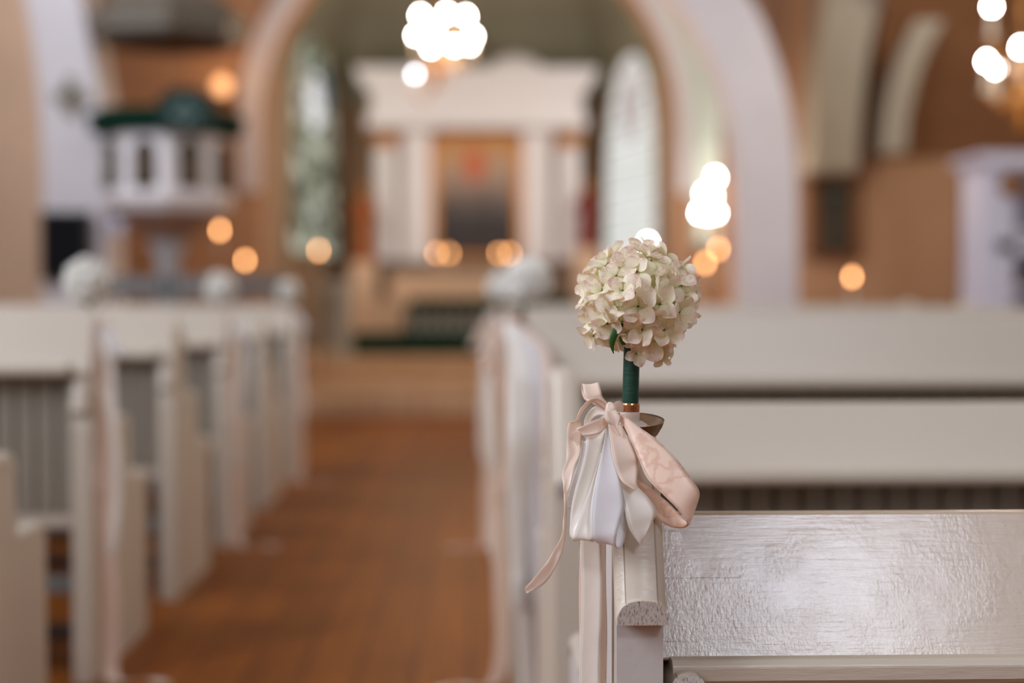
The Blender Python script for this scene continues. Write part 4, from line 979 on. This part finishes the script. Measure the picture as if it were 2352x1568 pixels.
# sounding board hanging above
sb = empty('sounding_board', (pt(388, 60, PY + .2).x, PY + .2, pt(388, 95, PY + .2).z), 'wide grey sounding board hanging over the pulpit', 'sounding board')
rs = (pt(575, 60, PY).x - pt(212, 60, PY).x) / 2
mb = MB(); octa(rs * .97, 0, rs, .09, mb); octa(rs * 1.04, .09, rs * 1.05, .15, mb); octa(rs * 1.05, .15, rs * .7, .3, mb); mb.build('canopy', mat('dull_grey_wood', (112, 102, 86), .6), sb, bevel=.01)
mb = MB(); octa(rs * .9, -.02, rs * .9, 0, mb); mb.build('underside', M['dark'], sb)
MB().tube([(0, 0, .3), (0, 0, 7.0 - sb.location.z)], .02, 8).build('hanging_rod', M['dark'], sb)
for (x, y, lb) in ((500, 92, 'upper glowing brass wall lamp behind the sounding board'), (512, 222, 'lower glowing brass wall lamp right of the green drape')):
    p = pt(x, y, 13.3); sc = empty('wall_lamp', (p.x, 13.42, p.z), lb, 'wall lamp')
    MB().lathe([(.13, 0), (.15, .02), (.12, .05), (.02, .06)], (0, 0, -.03), 20, sy=.4).build('back_plate', M['brass'], sc, smooth=True)
    MB().tube([(0, 0, 0), (0, -.12, -.06), (0, -.16, 0)], .012, 8).build('arm', M['brass'], sc, smooth=True)
    MB().lathe([(.005, 0), (.06, .03), (.085, .09), (.06, .15), (.01, .18)], (0, -.16, 0), 16, cap=False).build('lamp_shade', M['glow'], sc, smooth=True)

# hymn board on the left pier
hbp = pt(150, 565, 10.12)
hm = empty('hymn_board', hbp, 'black hymn number board hanging on the left white pier', 'board')
w2 = (pt(208, 565, 10.1).x - pt(94, 565, 10.1).x) / 2; h2 = (pt(150, 488, 10.1).z - pt(150, 648, 10.1).z) / 2
MB().box(-w2, w2, 0, .04, -h2, h2).build('panel', M['black'], hm, bevel=.006)
mb = MB()
for a in ((-w2, -w2 + .02, -h2, h2), (w2 - .02, w2, -h2, h2), (-w2, w2, h2 - .02, h2), (-w2, w2, -h2, -h2 + .02)): mb.box(a[0], a[1], -.012, .0, a[2], a[3])
mb.build('frame', M['dark'], hm)
# small ornament on the pier
orn = pt(158, 220, 10.14)
on = empty('wall_cross', orn, 'small dull gilt ornament high on the left white pier', 'ornament')
mb = MB(); mb.box(-.03, .03, 0, .04, -.14, .14); mb.box(-.12, .12, 0, .04, -.03, .03); mb.build('cross', M['dull'], on, bevel=.01)
mb = MB(); mb.add([(.085 * math.cos(k * math.pi / 10), (.02 if q else .05), .085 * math.sin(k * math.pi / 10)) for q in (0, 1) for k in range(20)], [(k, (k + 1) % 20, 20 + (k + 1) % 20, 20 + k) for k in range(20)] + [tuple(range(20)), tuple(range(20, 40))]); mb.build('disc', M['dull'], on)

# chairs under the pulpit
def make_chair(px_, Y, label):
    p = pt(px_, 700, Y); zt_ = pt(px_, 636, Y).z
    ch = empty('side_chair', (p.x, Y, 0), label, 'chair', 'blue grey chairs under the pulpit')
    MB().box(-.21, .21, -.2, .22, .42, .46).build('seat', M['bluegrey'], ch, bevel=.01)
    for sx_ in (-1, 1):
        MB().box(sx_ * .19 - .018, sx_ * .19 + .018, .18, .215, 0, .42).build('leg', M['bluegrey'], ch)
        MB().box(sx_ * .19 - .018, sx_ * .19 + .018, -.2, -.165, 0, .42).build('leg', M['bluegrey'], ch)
    bk = MB()
    for sx_ in (-1, 1): bk.box(sx_ * .19 - .018, sx_ * .19 + .018, -.2, -.165, .46, zt_)
    bk.box(-.2, .2, -.2, -.17, zt_ - .12, zt_); bk.box(-.2, .2, -.195, -.175, .6, .66)
    for k in range(4): bk.box(-.13 + k * .087 - .01, -.13 + k * .087 + .01, -.192, -.178, .6, zt_ - .1)
    bk.build('backrest', M['bluegrey'], ch, bevel=.005)
make_chair(322, 9.15, 'blue grey chair left of the pulpit pillar')
make_chair(478, 9.15, 'blue grey chair right of the pulpit pillar')
make_chair(590, 10.4, 'blue grey chair farther right, between the small flower balls')

# ------------------------------------------------------------------ lights that hang in the church
def chandelier(name_label, Y, bulbs, body, group=None, rb_=.024, mat_='bulb', tube_len=.12, ringr=.3):
    b = pt(body[0], body[1], Y)
    ch = empty('chandelier', b, name_label, 'chandelier', group)
    MB().lathe([(.005, -.22), (.05, -.18), (.03, -.12), (.085, -.05), (.05, .02), (.03, .1), (.06, .15), (.02, .22)], (0, 0, 0), 18, cap=False).build('body', M['brass'], ch, smooth=True)
    MB().tube([(0, 0, .2), (0, 0, 7 - b.z)], .012, 8).build('chain', M['brass'], ch)
    for i, (x, y, dY) in enumerate(bulbs):
        p = pt(x, y, Y + dY) - b; d = Vector((p.x, p.y, 0)); 
        q = p - Vector((0, 0, tube_len + .02))
        MB().tube(smooth_pts([(0, 0, -.05), (p.x * .5, p.y * .5, min(-.05, q.z - .05) - .04), (p.x * .95, p.y * .95, q.z - .03), q], 5), .009, 8).build('arm', M['brass'], ch, smooth=True)
        MB().lathe([(.028, -.01), (.03, 0), (.011, .004), (.011, tube_len)], q, 12).build('candle_tube', M['wax'], ch)
        MB().lathe([(.001, -rb_ * 1.1), (rb_ * .8, -rb_ * .6), (rb_, 0), (rb_ * .7, rb_ * .8), (.001, rb_ * 1.5)], p, 14, cap=False).build('bulb', M[mat_], ch, smooth=True)
    return ch
chandelier('brass chandelier with a cluster of glaring white bulbs, top centre', 12.4,
           [(966, 36, -.15), (1026, 32, -.3), (1070, 38, -.2), (956, 82, .05), (1000, 72, .1), (1030, 62, .2), (1086, 84, .1), (1044, 106, -.1), (990, 110, .3), (1082, 104, .35)], (1024, 62))
chandelier('single small white lamp hanging just under the central chandelier', 13.0, [(953, 171, -.1)], (1000, 150), rb_=.022, mat_='dimbulb')
chandelier('brass chandelier with candle bulbs at the top right edge', 7.2,
           [(2278, 16, 0), (2266, 142, -.1), (2288, 158, .15), (2344, 110, -.3), (2420, 30, .2), (2440, 140, 0)], (2350, 215), rb_=.02)
# five armed lamp right of the chancel arch
cd = pt(1628, 620, 12.6)
cb = empty('candelabra', (cd.x, 12.6, .15), 'standing candelabra with five stacked white bulbs left of the white pier', 'candelabra')
MB().lathe([(.16, 0), (.16, .02), (.03, .06), (.016, .1), (.016, pt(1628, 500, 12.6).z - .15), (.03, pt(1628, 496, 12.6).z - .15)], (0, 0, 0), 16).build('stand', M['brass'], cb)
for (x, y, dY) in ((1643, 409, 0), (1619, 446, -.05), (1636, 452, .1), (1608, 489, 0), (1644, 490, .05), (1626, 492, -.1)):
    p = pt(x, y, 12.6 + dY) - cb.location; zc0 = pt(1628, 500, 12.6).z - .15
    MB().tube(smooth_pts([(0, 0, zc0 - .05), (p.x, p.y, zc0 - .08), (p.x, p.y, p.z - .05)], 5), .008, 8).build('arm', M['brass'], cb, smooth=True)
    MB().lathe([(.001, -.03), (.022, -.018), (.028, 0), (.02, .025), (.001, .045)], p, 14, cap=False).build('bulb', M['bulb'], cb, smooth=True)
cw = candle(1488, 560, 14.8, 'white lamp just behind the top of the sharp hydrangea', zbase=.15, m='bulb', r=.022)

def point(name, loc, e, rgb, r=.12):
    L = bpy.data.lights.new(name, 'POINT'); L.energy = e; L.color = lin(rgb)[:3]; L.shadow_soft_size = r
    o = bpy.data.objects.new(name, L); COL.objects.link(o); o.location = loc
point('candelabra_glow', pt(1700, 450, 13.1), 5, (255, 190, 120))
point('chandelier_glow', pt(1024, 150, 12.0), 60, (255, 220, 180))
point('chandelier_glow_right', pt(2340, 260, 6.8), 4, (255, 220, 180))
point('lamp_glow', pt(500, 160, 13.0), 3, (255, 190, 120))

# ------------------------------------------------------------------ right wall furnishings
fp = pt(1917, 500, 12.74); fw = (pt(1976, 500, 12.7).x - pt(1858, 500, 12.7).x) / 2; fh = (pt(1917, 408, 12.7).z - pt(1917, 592, 12.7).z) / 2
fr = empty('framed_picture', fp, 'brown framed dark icon like picture on the right wall', 'picture')
MB().box(-fw * .62, fw * .62, -.01, .03, -fh * .86, fh * .86).build('panel', mat('dark_teal_relief', (66, 58, 44), .6, noise=.5, nscale=7), fr)
MB().lathe([(fw * .5, 0), (fw * .45, .02)], (0, -.02, fh * .55), 16, sy=.3).build('teal_crest', mat('teal_paint', (88, 120, 104), .6), fr)
mb = MB()
for a in ((-fw, -fw * .62, -fh, fh), (fw * .62, fw, -fh, fh), (-fw, fw, fh * .86, fh), (-fw, fw, -fh, -fh * .86)): mb.box(a[0], a[1], -.05, .03, a[2], a[3])
mb.build('frame', M['oak'], fr, bevel=.01)
struct(MB().box(pt(1832, 700, 12.7).x, 6, 12.72, 12.8, pt(1900, 702, 12.7).z - .06, pt(1900, 702, 12.7).z).build('trim_8', M['oak'], bevel=.01))

cbx0 = pt(2262, 700, 9.4).x; cbt = pt(2262, 352, 9.4).z
cab = empty('display_cabinet', (cbx0 + .55, 9.4, 0), 'tall white cabinet with shelves at the right edge', 'cabinet')
mb = MB(); mb.box(-.55, -.47, 0, .5, 0, cbt - .1); mb.box(.47, .55, 0, .5, 0, cbt - .1); mb.box(-.55, .55, .46, .5, 0, cbt - .1)
for z in (.05, .62, .93 + (690 - 655) * 9.4 / F - .02, 1.38, cbt - .12): mb.box(-.47, .47, .01, .46, z - .02, z + .02)
mb.box(-.47, .47, .0, .02, .05, .66)
mb.build('carcass', M['cabinet'], cab, bevel=.006)
mb = MB(); mb.prism([(-.55, cbt - .1), (.55, cbt - .1), (.62, cbt - .03), (.62, cbt), (-.62, cbt), (-.62, cbt - .03)], -.08, .5); mb.build('cornice', M['cabinet'], cab)
mb = MB(); mb.box(-.47, -.36, -.01, .01, .66, cbt - .12); mb.box(-.05, .05, -.01, .01, .66, cbt - .12); mb.box(.36, .47, -.01, .01, .66, cbt - .12); mb.box(-.47, .47, -.01, .01, 1.25, 1.33); mb.build('door_frame', M['cabinet'], cab)
gp = pt(2325, 425, 9.35)
gd = empty('gilt_medallion', (gp.x, 9.36, gp.z), 'round dull gold medallion on the upper door of the white cabinet', 'ornament')
MB().add([(.075 * math.cos(k * math.pi / 10), q, .075 * math.sin(k * math.pi / 10)) for q in (0, .03) for k in range(20)], [(k, (k + 1) % 20, 20 + (k + 1) % 20, 20 + k) for k in range(20)] + [tuple(range(20)), tuple(range(20, 40))]).build('disc', M['brass'], gd)
sh = .93 + (690 - 655) * 9.4 / F
for k in range(7):
    x = pt(2302 + k * 9, 655, 9.55).x
    b = MB().box(-.011, .011, -.09, .09, 0, .10 + .01 * (k % 3)).build('book', M['black' if k % 2 else 'dark'], None, bevel=.002, loc=(x, 9.6, sh + .001))
    tag(b, 'dark bound book standing on the middle shelf of the white cabinet', 'book', 'dark books in the cabinet')

# ------------------------------------------------------------------ world and view
w = bpy.data.worlds.new('world'); scene.world = w; w.use_nodes = True
bg = w.node_tree.nodes['Background']; bg.inputs[0].default_value = (.7, .8, 1, 1); bg.inputs[1].default_value = .6
scene.view_settings.view_transform = 'Standard'; scene.view_settings.look = 'None'
scene.view_settings.gamma = 1; scene.view_settings.exposure = -0.26
scene.view_settings.use_curve_mapping = False
scene.cycles.sample_clamp_indirect = 4
scene.cycles.max_bounces = 8; scene.cycles.diffuse_bounces = 5
